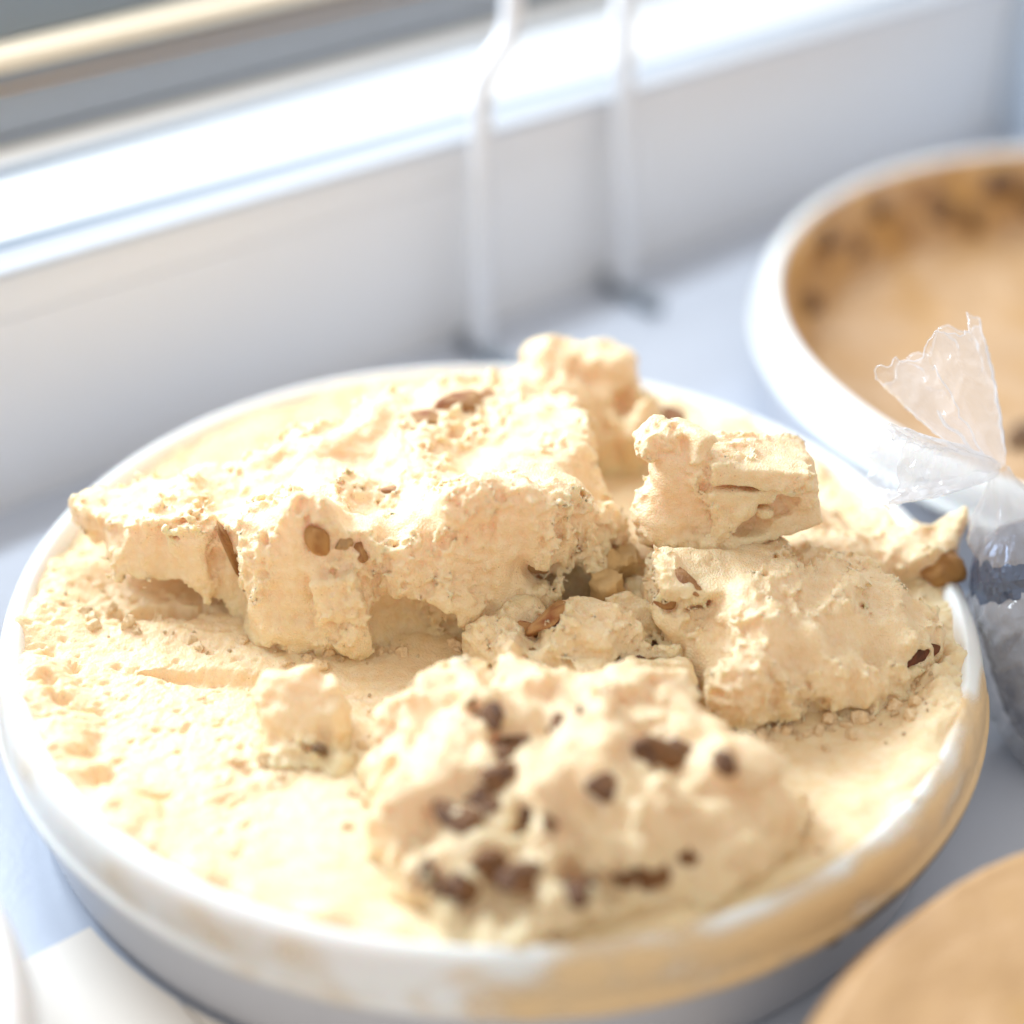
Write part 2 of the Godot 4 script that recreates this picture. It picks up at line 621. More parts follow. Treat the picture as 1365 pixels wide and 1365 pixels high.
func bed_height(x: float, z: float) -> float:
	var r := sqrt(x * x + z * z)
	var h := -0.0024
	# how rough: the left is snowy and pitted, the middle and right were smoothed by the scoop
	var rough := smoothstep(-0.018, -0.052, x + 0.25 * z + 0.012 * n_mask.get_noise_2d(x, z))
	rough = maxf(rough, smoothstep(0.088, 0.104, x - 0.2 * z))
	var fine := n_fine.get_noise_2d(x, z)
	var mid := n_mid.get_noise_2d(x, z)
	h += 0.0009 * n_big.get_noise_2d(x * 0.6, z * 0.6)
	h += rough * (0.00055 * mid + 0.00034 * fine)
	h += (1.0 - rough) * (0.00012 * fine + 0.00025 * n_mid.get_noise_2d(x * 0.5, z * 1.6))
	# pits
	var c := n_cell.get_noise_2d(x * 0.8, z * 1.1)
	h -= rough * 0.0014 * smoothstep(0.15, 0.75, n_mid.get_noise_2d(x * 0.9 + 3.0, z * 1.3)) 
	h -= rough * 0.0006 * smoothstep(-0.3, 0.1, c) * smoothstep(0.0, 0.4, n_mask.get_noise_2d(x * 2.0 + 9.0, z * 2.0))
	# the long spoon groove on the left: steep far wall, shallow near side
	var gx := x + 0.071
	var gz := z - 0.0262 - 0.0010 * n_mid.get_noise_1d(x) - gx * 0.07
	var half := 0.0046 * maxf(0.0, 1.0 - pow(absf(gx - 0.004) / 0.0215, 1.7))
	if half > 0.0:
		h -= 0.0036 * smoothstep(half, half * 0.3, absf(gz + 0.0004)) * smoothstep(-half, half * 0.2, -gz + half * 0.5)
	# broken notch behind it
	h -= 0.0042 * smoothstep(0.35, 0.8, bump(x, z, -0.0865 + 0.002 * mid, 0.0005 + 0.0035 * n_mid.get_noise_1d(x * 1.3), 0.0155, 0.0032, -0.10))
	h += 0.0016 * bump(x, z, -0.085, 0.0075, 0.014, 0.003)
	# hollows along the left rim
	for q in [[-0.108, 0.0345, 0.006, 0.0022], [-0.099, 0.0405, 0.0085, 0.0022], [-0.0935, 0.0545, 0.0038, 0.008], [-0.088, 0.0660, 0.004, 0.0025], [-0.112, 0.021, 0.0035, 0.002], [-0.104, 0.026, 0.003, 0.0022], [-0.0760, 0.0710, 0.004, 0.002]]:
		h -= 0.0030 * smoothstep(0.15, 1.0, bump(x + 0.004 * mid, z + 0.003 * n_mid.get_noise_2d(z, x), q[0], q[1], q[2], q[3]) * (0.85 + 0.9 * mid + 0.3 * fine))
	# gutter just inside the front left rim
	var ang := atan2(z, x)
	h -= 0.0022 * exp(-pow((r - 0.1180) / 0.0022, 2.0)) * smoothstep(1.55, 1.85, ang) * smoothstep(2.55, 2.2, ang)
	h -= 0.0012 * smoothstep(0.1, 1.0, bump(x + 0.003 * mid, z, -0.054, 0.0905, 0.010, 0.0028, 0.25))
	h -= 0.0010 * smoothstep(0.1, 1.0, bump(x, z, -0.030, 0.1035, 0.008, 0.003, 0.1))
	# torn trail in front of the small ball
	h += 0.0016 * bump(x, z, -0.050, 0.060, 0.014, 0.006, -0.3) * (0.4 + 0.9 * maxf(0.0, mid + 0.3))
	# small scratch on the smoothed middle
	h -= 0.0010 * bump(x, z, -0.0285, 0.0335, 0.006, 0.0011, 0.35)
	# slightly lower along the back left
	h -= 0.0016 * smoothstep(0.0, 0.030, -(x * 0.55 + z * 0.83) - 0.062 + 0.006 * n_mask.get_noise_2d(x, z)) 
	# crumbly right edge
	h += 0.0022 * smoothstep(0.1, 0.5, bump(x, z, 0.1085, 0.012, 0.008, 0.016)) * (0.5 + mid + 0.4 * c)
	# the bed climbs a little against the rim
	h += 0.0062 * smoothstep(0.099, 0.1195, r) * (0.75 + 0.5 * n_big.get_noise_2d(x, z))
	return h


func ice_cream_bed() -> void:
	var step := 0.00056
	var R := 0.1213
	var n := int(R / step) * 2 + 3
	var origin := -(n - 1) * 0.5 * step
	var P := PackedVector3Array()
	var index := PackedInt32Array()
	index.resize(n * n)
	index.fill(-1)
	for j in n:
		var z := origin + j * step
		for i in n:
			var x := origin + i * step
			var r := sqrt(x * x + z * z)
			if r > R + step * 1.5:
				continue
			var s := minf(1.0, R / maxf(r, 1e-6))
			index[j * n + i] = P.size()
			P.append(Vector3(x * s, bed_height(x * s, z * s), z * s))
	var idx := PackedInt32Array()
	for j in n - 1:
		for i in n - 1:
			var a := index[j * n + i]
			var b := index[j * n + i + 1]
			var c := index[(j + 1) * n + i]
			var d := index[(j + 1) * n + i + 1]
			if a >= 0 and b >= 0 and c >= 0 and d >= 0:
				idx.append_array([a, b, c, b, d, c])
	var o := obj("ice_cream_bed", mesh_of(P, idx), M.bed)
	tag(o, "smooth scraped bed of pale cream ice cream filling the middle tub", "ice cream")


# ---------------------------------------------------------------- sculpted pieces

class Sculpt:
	var host: Node3D
	var cell := 0.0008
	var lo := Vector3.ZERO
	var hi := Vector3.ZERO
	var outline := PackedVector2Array()     # of the slab, if it has one
	var heights := []                       # [x, z, height] control points of its top
	var under := []                         # [x, z, height] control points of its underside
	var power := 3.0
	var flare := 0.0                        # how far the sides lean out towards the bottom
	var edge := 0.003                       # rounding of the slab's edges
	var adds := []                          # [inverse Transform3D, radii, kind, blend]
	var cuts := []
	var heave := 0.0015
	var lump := 0.0011                      # amounts of relief, metres
	var crumb := 0.0011
	var torn := 0.0012
	var grain := 0.00035
	var smooth_below := -1.0
	var seed_at := Vector3.ZERO
	var near_edge := 1.0
	var nx := 0
	var nz := 0
	var c_poly := PackedFloat32Array()
	var c_top := PackedFloat32Array()
	var c_bot := PackedFloat32Array()
	var verts := PackedVector3Array()
	var idx := PackedInt32Array()

	func add(kind: String, at: Vector3, radii: Vector3, turn := Vector3.ZERO, blend := 0.004) -> void:
		adds.append([Transform3D(Basis.from_euler(turn * PI / 180.0), at).affine_inverse(), radii, kind, blend])

	func cut(kind: String, at: Vector3, radii: Vector3, turn := Vector3.ZERO, blend := 0.002) -> void:
		cuts.append([Transform3D(Basis.from_euler(turn * PI / 180.0), at).affine_inverse(), radii, kind, blend])

	static func smin(a: float, b: float, k: float) -> float:
		var h := maxf(k - absf(a - b), 0.0) / k
		return minf(a, b) - h * h * k * 0.25

	static func prim(s: Array, p: Vector3) -> float:
		var q: Vector3 = s[0] * p
		var r: Vector3 = s[1]
		if s[2] == "ball":
			var k0 := (q / r).length()
			var k1 := (q / (r * r)).length()
			return k0 * (k0 - 1.0) / maxf(k1, 1e-6)
		var c := minf(r.x, minf(r.y, r.z)) * 0.35
		var e := q.abs() - (r - Vector3.ONE * c)
		return e.max(Vector3.ZERO).length() + minf(maxf(e.x, maxf(e.y, e.z)), 0.0) - c

	static func weigh(list: Array, x: float, z: float, power: float, fallback: float) -> float:
		if list.is_empty():
			return fallback
		var sum := 0.0
		var w := 0.0
		for c in list:
			var d: float = (x - c[0]) * (x - c[0]) + (z - c[1]) * (z - c[1]) + 4e-6
			var k := 1.0 / pow(d, power * 0.5)
			sum += k * c[2]
			w += k
		return sum / w

	func columns() -> void:
		nx = int((hi.x - lo.x) / cell) + 2
		nz = int((hi.z - lo.z) / cell) + 2
		if outline.is_empty():
			return
		c_poly.resize(nx * nz)
		c_top.resize(nx * nz)
		c_bot.resize(nx * nz)
		var n := outline.size()
		for k in nz:
			for i in nx:
				var x := lo.x + i * cell
				var z := lo.z + k * cell
				var p := Vector2(x, z) + 0.0022 * Vector2(host.n_mid.get_noise_2d(x * 0.8 + 5.0, z * 0.8), host.n_mid.get_noise_2d(x * 0.8, z * 0.8 + 7.0))
				var d := 1e9
				var inside := false
				var a := outline[n - 1]
				for b in outline:
					var e := b - a
					var w := p - a
					d = minf(d, (w - e * clampf(w.dot(e) / e.length_squared(), 0.0, 1.0)).length_squared())
					if (a.y > p.y) != (b.y > p.y) and p.x < e.x * (p.y - a.y) / e.y + a.x:
						inside = not inside
					a = b
				d = sqrt(d)
				c_poly[k * nx + i] = -d if inside else d
				c_top[k * nx + i] = weigh(heights, x, z, power, 0.02)
				c_bot[k * nx + i] = weigh(under, x, z, 4.0, -0.006)

	func low(p: Vector3) -> float:
		var d := 1e3
		near_edge = 1.0
		if not c_poly.is_empty():
			var i := clampi(roundi((p.x - lo.x) / cell), 0, nx - 1)
			var k := clampi(roundi((p.z - lo.z) / cell), 0, nz - 1)
			var at := k * nx + i
			var a := c_poly[at] + flare * (p.y - 0.012)
			var t := (p.y - c_top[at]) * 0.85
			near_edge = absf(a) + absf(t)
			d = -smin(-a, -t, edge)
			d = maxf(d, c_bot[at] - p.y)
		for s in adds:
			d = smin(d, prim(s, p), s[3])
		for s in cuts:
			d = -smin(-d, prim(s, p), s[3])
		return d

	func full(p: Vector3) -> float:
		var d := low(p)
		var q := p + seed_at
		var m: float = smoothstep(-0.06, 0.12, host.n_mask.get_noise_3dv(q) + 0.4 * host.n_mid.get_noise_3dv(q * 0.6))
		m = maxf(m, 0.9 * smoothstep(0.0050, 0.0015, near_edge))
		d -= heave * host.n_big.get_noise_3dv(q)
		d -= lump * host.n_mid.get_noise_3dv(q)
		var ridge: float = 1.0 - 2.2 * absf(host.n_mid.get_noise_3dv(q * 0.85 + Vector3(2, 9, 4)))
		d -= m * torn * maxf(ridge, 0.0) * maxf(ridge, 0.0)
		d += m * crumb * (host.n_cell.get_noise_3dv(q) + 0.55)
		d -= (1.0 - m) * 0.0004 * host.n_fine.get_noise_3d(q.x * 0.12, q.y * 0.5, q.z * 0.5)
		d -= (0.06 + 0.94 * m) * grain * (host.n_fine.get_noise_3dv(q) + 0.55 * host.n_flake.get_noise_3dv(q))
		return d

	func run() -> void:
		columns()
		var ny := int((hi.y - lo.y) / cell) + 2
		var F := PackedFloat32Array()
		F.resize(nx * ny * nz)
		F.fill(1.0)
		var B := 4
		var slack := cell * B * 0.5 * 1.74 + heave * 0.8 + lump * 0.8 + crumb * 0.7 + torn * 0.6 + grain
		var active := []
		var sy := nx
		var sz := nx * ny
		for bk in range(0, nz, B):
			for bj in range(0, ny, B):
				for bi in range(0, nx, B):
					var mid := lo + Vector3(bi + 1.5, bj + 1.5, bk + 1.5) * cell
					var d := low(mid)
					if d > slack * 1.15:
						continue
					var i1 := mini(bi + B, nx)
					var j1 := mini(bj + B, ny)
					var k1 := mini(bk + B, nz)
					if d < -slack * 1.25:
						for k in range(bk, k1):
							for j in range(bj, j1):
								var base := k * sz + j * sy
								for i in range(bi, i1):
									F[base + i] = -1.0
						continue
					active.append(Vector3i(bi, bj, bk))
					for k in range(bk, k1):
						for j in range(bj, j1):
							var base := k * sz + j * sy
							for i in range(bi, i1):
								F[base + i] = full(lo + Vector3(i, j, k) * cell)
		# surface nets
		var V := PackedInt32Array()
		V.resize(F.size())
		V.fill(-1)
		var cells := PackedInt32Array()
		for b in active:
			for k in range(maxi(b.z - 1, 0), mini(b.z + B, nz - 1)):
				for j in range(maxi(b.y - 1, 0), mini(b.y + B, ny - 1)):
					for i in range(maxi(b.x - 1, 0), mini(b.x + B, nx - 1)):
						var o := k * sz + j * sy + i
						if V[o] >= 0:
							continue
						var f0 := F[o]
						var f1 := F[o + 1]
						var f2 := F[o + sy]
						var f3 := F[o + sy + 1]
						var f4 := F[o + sz]
						var f5 := F[o + sz + 1]
						var f6 := F[o + sz + sy]
						var f7 := F[o + sz + sy + 1]
						var inside := int(f0 < 0) + int(f1 < 0) + int(f2 < 0) + int(f3 < 0) + int(f4 < 0) + int(f5 < 0) + int(f6 < 0) + int(f7 < 0)
						if inside == 0 or inside == 8:
							continue
						var sum := Vector3.ZERO
						var n := 0
						if (f0 < 0) != (f1 < 0):
							sum += Vector3(f0 / (f0 - f1), 0, 0); n += 1
						if (f2 < 0) != (f3 < 0):
							sum += Vector3(f2 / (f2 - f3), 1, 0); n += 1
						if (f4 < 0) != (f5 < 0):
							sum += Vector3(f4 / (f4 - f5), 0, 1); n += 1
						if (f6 < 0) != (f7 < 0):
							sum += Vector3(f6 / (f6 - f7), 1, 1); n += 1
						if (f0 < 0) != (f2 < 0):
							sum += Vector3(0, f0 / (f0 - f2), 0); n += 1
						if (f1 < 0) != (f3 < 0):
							sum += Vector3(1, f1 / (f1 - f3), 0); n += 1
						if (f4 < 0) != (f6 < 0):
							sum += Vector3(0, f4 / (f4 - f6), 1); n += 1
						if (f5 < 0) != (f7 < 0):
							sum += Vector3(1, f5 / (f5 - f7), 1); n += 1
						if (f0 < 0) != (f4 < 0):
							sum += Vector3(0, 0, f0 / (f0 - f4)); n += 1
						if (f1 < 0) != (f5 < 0):
							sum += Vector3(1, 0, f1 / (f1 - f5)); n += 1
						if (f2 < 0) != (f6 < 0):
							sum += Vector3(0, 1, f2 / (f2 - f6)); n += 1
						if (f3 < 0) != (f7 < 0):
							sum += Vector3(1, 1, f3 / (f3 - f7)); n += 1
						V[o] = verts.size()
						verts.append(lo + (Vector3(i, j, k) + sum / n) * cell)
						cells.append(o)
		for o in cells:
			var s := F[o] < 0
			if s != (F[o + 1] < 0):
				quad(V[o], V[o - sy] if o >= sy else -1, V[o - sy - sz] if o >= sy + sz else -1, V[o - sz] if o >= sz else -1, s)
			if s != (F[o + sy] < 0):
				quad(V[o], V[o - sz] if o >= sz else -1, V[o - sz - 1] if o > sz else -1, V[o - 1] if o > 0 else -1, s)
			if s != (F[o + sz] < 0):
				quad(V[o], V[o - 1] if o > 0 else -1, V[o - 1 - sy] if o > sy else -1, V[o - sy] if o >= sy else -1, s)

	func quad(a: int, b: int, c: int, d: int, flip: bool) -> void:
		if a < 0 or b < 0 or c < 0 or d < 0:
			return
		if flip:
			idx.append_array([a, c, b, a, d, c])
		else:
			idx.append_array([a, b, c, a, c, d])

	func hit(from: Vector3, dir: Vector3) -> Vector3:
		# where a line first meets the piece
		var t := 0.0
		for k in 200:
			var d := full(from + dir * t)
			if d < 0.00005:
				break
			t += clampf(d * 0.6, 0.0001, 0.004)
		return from + dir * t


func sculpted(called: String, s: Sculpt, label: String, material: Material = null) -> Node3D:
	s.run()
	var o := thing(called, label, "ice cream")
	obj("ice_cream", mesh_of(s.verts, s.idx), material if material else M.ice, o)
	return o


func new_sculpt(lo: Vector3, hi: Vector3, cell: float) -> Sculpt:
	var s := Sculpt.new()
	s.host = self
	s.lo = lo
	s.hi = hi
	s.cell = cell
	return s


func nut_mesh(size: Vector3, s: int, skin: Color, flesh: Color) -> ArrayMesh:
	# a broken pecan or almond piece: knobbly, with furrows, paler where it broke
	var nu := 22
	var nv := 14
	var P := PackedVector3Array()
	var C := PackedColorArray()
	var rng := RandomNumberGenerator.new()
	rng.seed = 900 + s
	var faces := []
	for k in 6:
		faces.append(Vector3(rng.randfn(), rng.randfn(), rng.randfn()).normalized() * rng.randf_range(0.55, 0.95))
	for j in nv:
		var v := PI * j / (nv - 1)
		for i in nu:
			var u := TAU * i / nu
			var d := Vector3(sin(v) * cos(u), cos(v), sin(v) * sin(u))
			var at := d * 0.006 + Vector3(s * 0.37, 0, 0)
			var r := 1.25 + 0.28 * n_mid.get_noise_3dv(at) + 0.10 * sin(u * 5.0 + 3.0 * n_mid.get_noise_3dv(at * 0.5)) * sin(v) + 0.12 * n_fine.get_noise_3dv(at * 0.5)
			var p := d * r
			# broken faces
			for f in faces:
				var over: float = p.dot(f) - f.length_squared()
				if over > 0.0:
					p -= f * (over / f.length_squared()) * 0.92
			P.append(p * size)
			var k := clampf(0.5 + 1.3 * n_mid.get_noise_3dv(at * 1.4 + Vector3(0, 5, 0)), 0.0, 1.0)
			if d.x > 0.5:
				k = maxf(k, 0.7)
			C.append(skin.lerp(flesh, k * 0.8))
	return grid_mesh(P, nu, nv, C, true)


var nut_count := 0
const SKIN := Color(0.28, 0.085, 0.020)
const FLESH := Color(0.58, 0.34, 0.13)
const DARK_SKIN := Color(0.075, 0.022, 0.008)


func nut(parent: Node3D, at: Vector3, size: Vector3, turn := Vector3.ZERO, skin := SKIN, flesh := FLESH) -> void:
	nut_count += 1
	var o := obj("nut_piece", nut_mesh(size, nut_count, skin, flesh), M.nut, parent)
	o.rotation_degrees = turn
	o.position = at
	o.scale = Vector3.ONE * 1.3


func ice_cream_pieces() -> void:
	slab()
	back_lumps()
	upright_chunk()
	long_ridge()
	right_mass()
	rubble()
	front_mound()
	small_ball()
	loose_crumbs()


func slab() -> void:
	var s := new_sculpt(Vector3(-0.120, -0.008, -0.080), Vector3(0.040, 0.054, 0.026), 0.00068)
	s.outline = PackedVector2Array([Vector2(-0.1055, -0.020), Vector2(-0.1025, -0.011), Vector2(-0.096, -0.004), Vector2(-0.086, -0.0015), Vector2(-0.076, 0.001), Vector2(-0.069, -0.002), Vector2(-0.065, 0.004), Vector2(-0.0595, 0.0125), Vector2(-0.052, 0.0135), Vector2(-0.040, 0.0130), Vector2(-0.030, 0.0110), Vector2(-0.022, 0.0125), Vector2(-0.012, 0.0110), Vector2(-0.003, 0.0095), Vector2(0.006, 0.0075), Vector2(0.014, 0.005), Vector2(0.0185, 0.000), Vector2(0.0215, -0.002), Vector2(0.0275, -0.008), Vector2(0.0315, -0.018), Vector2(0.028, -0.030), Vector2(0.0255, -0.045), Vector2(0.020, -0.058), Vector2(0.008, -0.067), Vector2(-0.006, -0.071), Vector2(-0.022, -0.066), Vector2(-0.034, -0.058), Vector2(-0.046, -0.045), Vector2(-0.060, -0.036), Vector2(-0.075, -0.030), Vector2(-0.095, -0.029)])
	s.heights = [[-0.110, -0.017, 0.0168], [-0.098, -0.009, 0.0208], [-0.085, -0.005, 0.0238], [-0.073, -0.003, 0.0243], [-0.063, 0.007, 0.0268], [-0.056, 0.010, 0.0298], [-0.0495, 0.009, 0.0403], [-0.043, 0.009, 0.0393], [-0.034, 0.009, 0.0298], [-0.026, 0.008, 0.0273], [-0.018, 0.008, 0.0313], [-0.011, 0.006, 0.0408], [-0.004, 0.004, 0.0438], [0.006, 0.001, 0.0413], [0.013, -0.003, 0.0388], [0.019, -0.010, 0.0338], [0.027, -0.018, 0.0218], [0.021, -0.034, 0.0338], [0.018, -0.052, 0.0328], [0.004, -0.063, 0.0318], [-0.014, -0.062, 0.0323], [-0.028, -0.050, 0.0338], [-0.044, -0.036, 0.0318], [-0.062, -0.026, 0.0288], [-0.085, -0.021, 0.0248], [-0.050, -0.006, 0.0298], [-0.030, -0.008, 0.0268], [-0.036, -0.022, 0.0288], [-0.010, -0.010, 0.0338], [-0.008, -0.024, 0.0278], [0.004, -0.020, 0.0348], [0.002, -0.040, 0.0328], [-0.020, -0.038, 0.0308], [-0.070, -0.014, 0.0228]]
	s.under = [[-0.105, -0.015, 0.008], [-0.092, -0.010, 0.0075], [-0.079, -0.006, 0.006], [-0.070, -0.006, 0.002], [-0.062, 0.006, -0.006], [-0.05, 0.01, -0.006], [-0.03, 0.01, -0.006], [-0.01, 0.007, -0.006], [0.004, 0.004, -0.006], [0.013, 0.001, 0.012], [0.022, -0.006, 0.013], [0.03, -0.016, 0.006], [0.024, -0.03, 0.004], [0.02, -0.05, -0.006], [-0.02, -0.05, -0.006], [-0.05, -0.03, -0.006], [-0.08, -0.025, 0.002], [0.0, -0.03, -0.006], [0.008, -0.012, -0.006]]
	s.flare = 0.10
	s.edge = 0.0045
	s.heave = 0.0024
	s.lump = 0.0011
	s.crumb = 0.0021
	s.torn = 0.0016
	s.grain = 0.0008
	# hollow under the front, and the smaller ones beside it
	s.cut("ball", Vector3(-0.0195, 0.0055, 0.0125), Vector3(0.0125, 0.0085, 0.0105))
	s.cut("ball", Vector3(-0.0080, 0.0000, 0.0120), Vector3(0.0110, 0.0042, 0.0080))
	s.cut("ball", Vector3(0.0075, 0.0190, 0.0095), Vector3(0.0040, 0.0045, 0.0050))
	s.cut("ball", Vector3(0.0125, 0.0150, 0.0060), Vector3(0.0055, 0.0035, 0.0070), Vector3(0, 0, -20))
	s.cut("ball", Vector3(-0.0660, 0.0110, 0.0070), Vector3(0.0045, 0.0100, 0.0080))
	# crevices and dents in the top
	s.cut("ball", Vector3(-0.0510, 0.0385, -0.0020), Vector3(0.0095, 0.0060, 0.0024), Vector3(0, 12, 0))
	s.cut("ball", Vector3(-0.0072, 0.0345, -0.0230), Vector3(0.0055, 0.0050, 0.0045))
	s.cut("ball", Vector3(-0.0150, 0.0365, -0.0120), Vector3(0.0075, 0.0040, 0.0030), Vector3(0, 25, 0))
	s.cut("ball", Vector3(-0.0720, 0.0300, -0.0125), Vector3(0.0220, 0.0042, 0.0030), Vector3(0, 22, 0))
	s.cut("ball", Vector3(-0.0400, 0.0360, -0.0285), Vector3(0.0140, 0.0040, 0.0032), Vector3(0, 38, 0))
	# torn flap and hanging crumbs along the foot of the front
	s.add("box", Vector3(-0.0375, 0.0110, 0.0135), Vector3(0.0060, 0.0105, 0.0035), Vector3(0, 0, 14), 0.003)
	s.add("ball", Vector3(-0.0330, 0.0010, 0.0165), Vector3(0.0045, 0.0045, 0.0030), Vector3.ZERO, 0.003)
	s.add("ball", Vector3(-0.0500, 0.0020, 0.0140), Vector3(0.0080, 0.0050, 0.0030), Vector3.ZERO, 0.003)
	s.add("ball", Vector3(-0.0100, 0.0100, 0.0110), Vector3(0.0070, 0.0080, 0.0040), Vector3(0, 0, 20), 0.003)
	s.add("box", Vector3(-0.1050, 0.0150, -0.0190), Vector3(0.0045, 0.0045, 0.0045), Vector3(20, 30, 10), 0.004)
	s.add("ball", Vector3(0.0262, 0.0135, -0.0060), Vector3(0.0035, 0.0075, 0.0035), Vector3(0, 0, 12), 0.003)
	s.add("ball", Vector3(0.0300, 0.0165, -0.0150), Vector3(0.0035, 0.0095, 0.0040), Vector3(0, 0, 8), 0.003)
	var o := sculpted("ice_cream_slab", s, "largest broken slab of cream ice cream with a long tip pointing left")
	nut(o, s.hit(Vector3(-0.0425, 0.0310, 0.04), Vector3(0, 0, -1)) + Vector3(0, 0, 0.0002), Vector3(0.0026, 0.0030, 0.0016), Vector3(0, 200, 10), Color(0.36, 0.14, 0.035), Color(0.60, 0.32, 0.10))
	nut(o, s.hit(Vector3(-0.0372, 0.0290, 0.04), Vector3(0, 0, -1)) + Vector3(0, 0, -0.0010), Vector3(0.0016, 0.0020, 0.0014), Vector3(30, 20, 10), Color(0.40, 0.24, 0.12))
	nut(o, s.hit(Vector3(-0.0330, 0.0250, 0.04), Vector3(0, 0, -1)) + Vector3(0, 0, -0.0004), Vector3(0.0016, 0.0022, 0.0016), Vector3(0, 0, 10))
	nut(o, s.hit(Vector3(-0.0665, 0.0160, 0.04), Vector3(0, 0, -1)), Vector3(0.0016, 0.0065, 0.0018), Vector3(0, 0, 18))
	nut(o, s.hit(Vector3(-0.0100, 0.06, -0.0500), Vector3(0, -1, 0)) + Vector3(0, -0.0004, 0), Vector3(0.0050, 0.0018, 0.0030), Vector3(0, 20, 0))
	nut(o, s.hit(Vector3(-0.0200, 0.06, -0.0440), Vector3(0, -1, 0)) + Vector3(0, -0.0006, 0), Vector3(0.0048, 0.0016, 0.0024), Vector3(0, -10, 0))
	nut(o, s.hit(Vector3(-0.0050, 0.06, -0.0560), Vector3(0, -1, 0)) + Vector3(0, -0.0006, 0), Vector3(0.0034, 0.0016, 0.0026), Vector3(0, 40, 0))
	nut(o, s.hit(Vector3(-0.0270, 0.06, -0.0150), Vector3(0, -1, 0)) + Vector3(0, -0.0008, 0), Vector3(0.0040, 0.0014, 0.0014), Vector3(0, -35, 0))
	nut(o, s.hit(Vector3(0.0105, 0.0170, 0.03), Vector3(0, 0, -1)) + Vector3(0, 0, -0.0005), Vector3(0.0026, 0.0018, 0.0016), Vector3(0, 0, -30), Color(0.30, 0.16, 0.07))


func back_lumps() -> void:
	var s := new_sculpt(Vector3(-0.004, -0.006, -0.112), Vector3(0.058, 0.040, -0.056), 0.0011)
	s.add("ball", Vector3(0.0135, 0.0265, -0.0880), Vector3(0.0085, 0.0050, 0.0070))
	s.add("ball", Vector3(0.0290, 0.0250, -0.0890), Vector3(0.0095, 0.0060, 0.0080))
	s.add("ball", Vector3(0.0290, 0.0110, -0.0860), Vector3(0.0130, 0.0135, 0.0110))
	s.add("ball", Vector3(0.0405, 0.0120, -0.0760), Vector3(0.0075, 0.0105, 0.0080))
	s.add("ball", Vector3(0.0120, 0.0150, -0.0800), Vector3(0.0150, 0.0120, 0.0100))
	s.add("box", Vector3(0.0280, 0.0030, -0.0800), Vector3(0.0140, 0.0060, 0.0080))
	s.cut("ball", Vector3(0.0355, 0.0190, -0.0785), Vector3(0.0035, 0.0065, 0.0060), Vector3(0, 0, -25))
	s.lump = 0.0022
	s.crumb = 0.0016
	s.seed_at = Vector3(3.1, 0, 0)
	var o := sculpted("ice_cream_lump", s, "blurred knobbly lump of ice cream at the back rim with a brown nut")
	nut(o, Vector3(0.0475, 0.0120, -0.0735), Vector3(0.0030, 0.0056, 0.0050), Vector3(0, -30, 15), Color(0.20, 0.06, 0.02), Color(0.5, 0.25, 0.1))


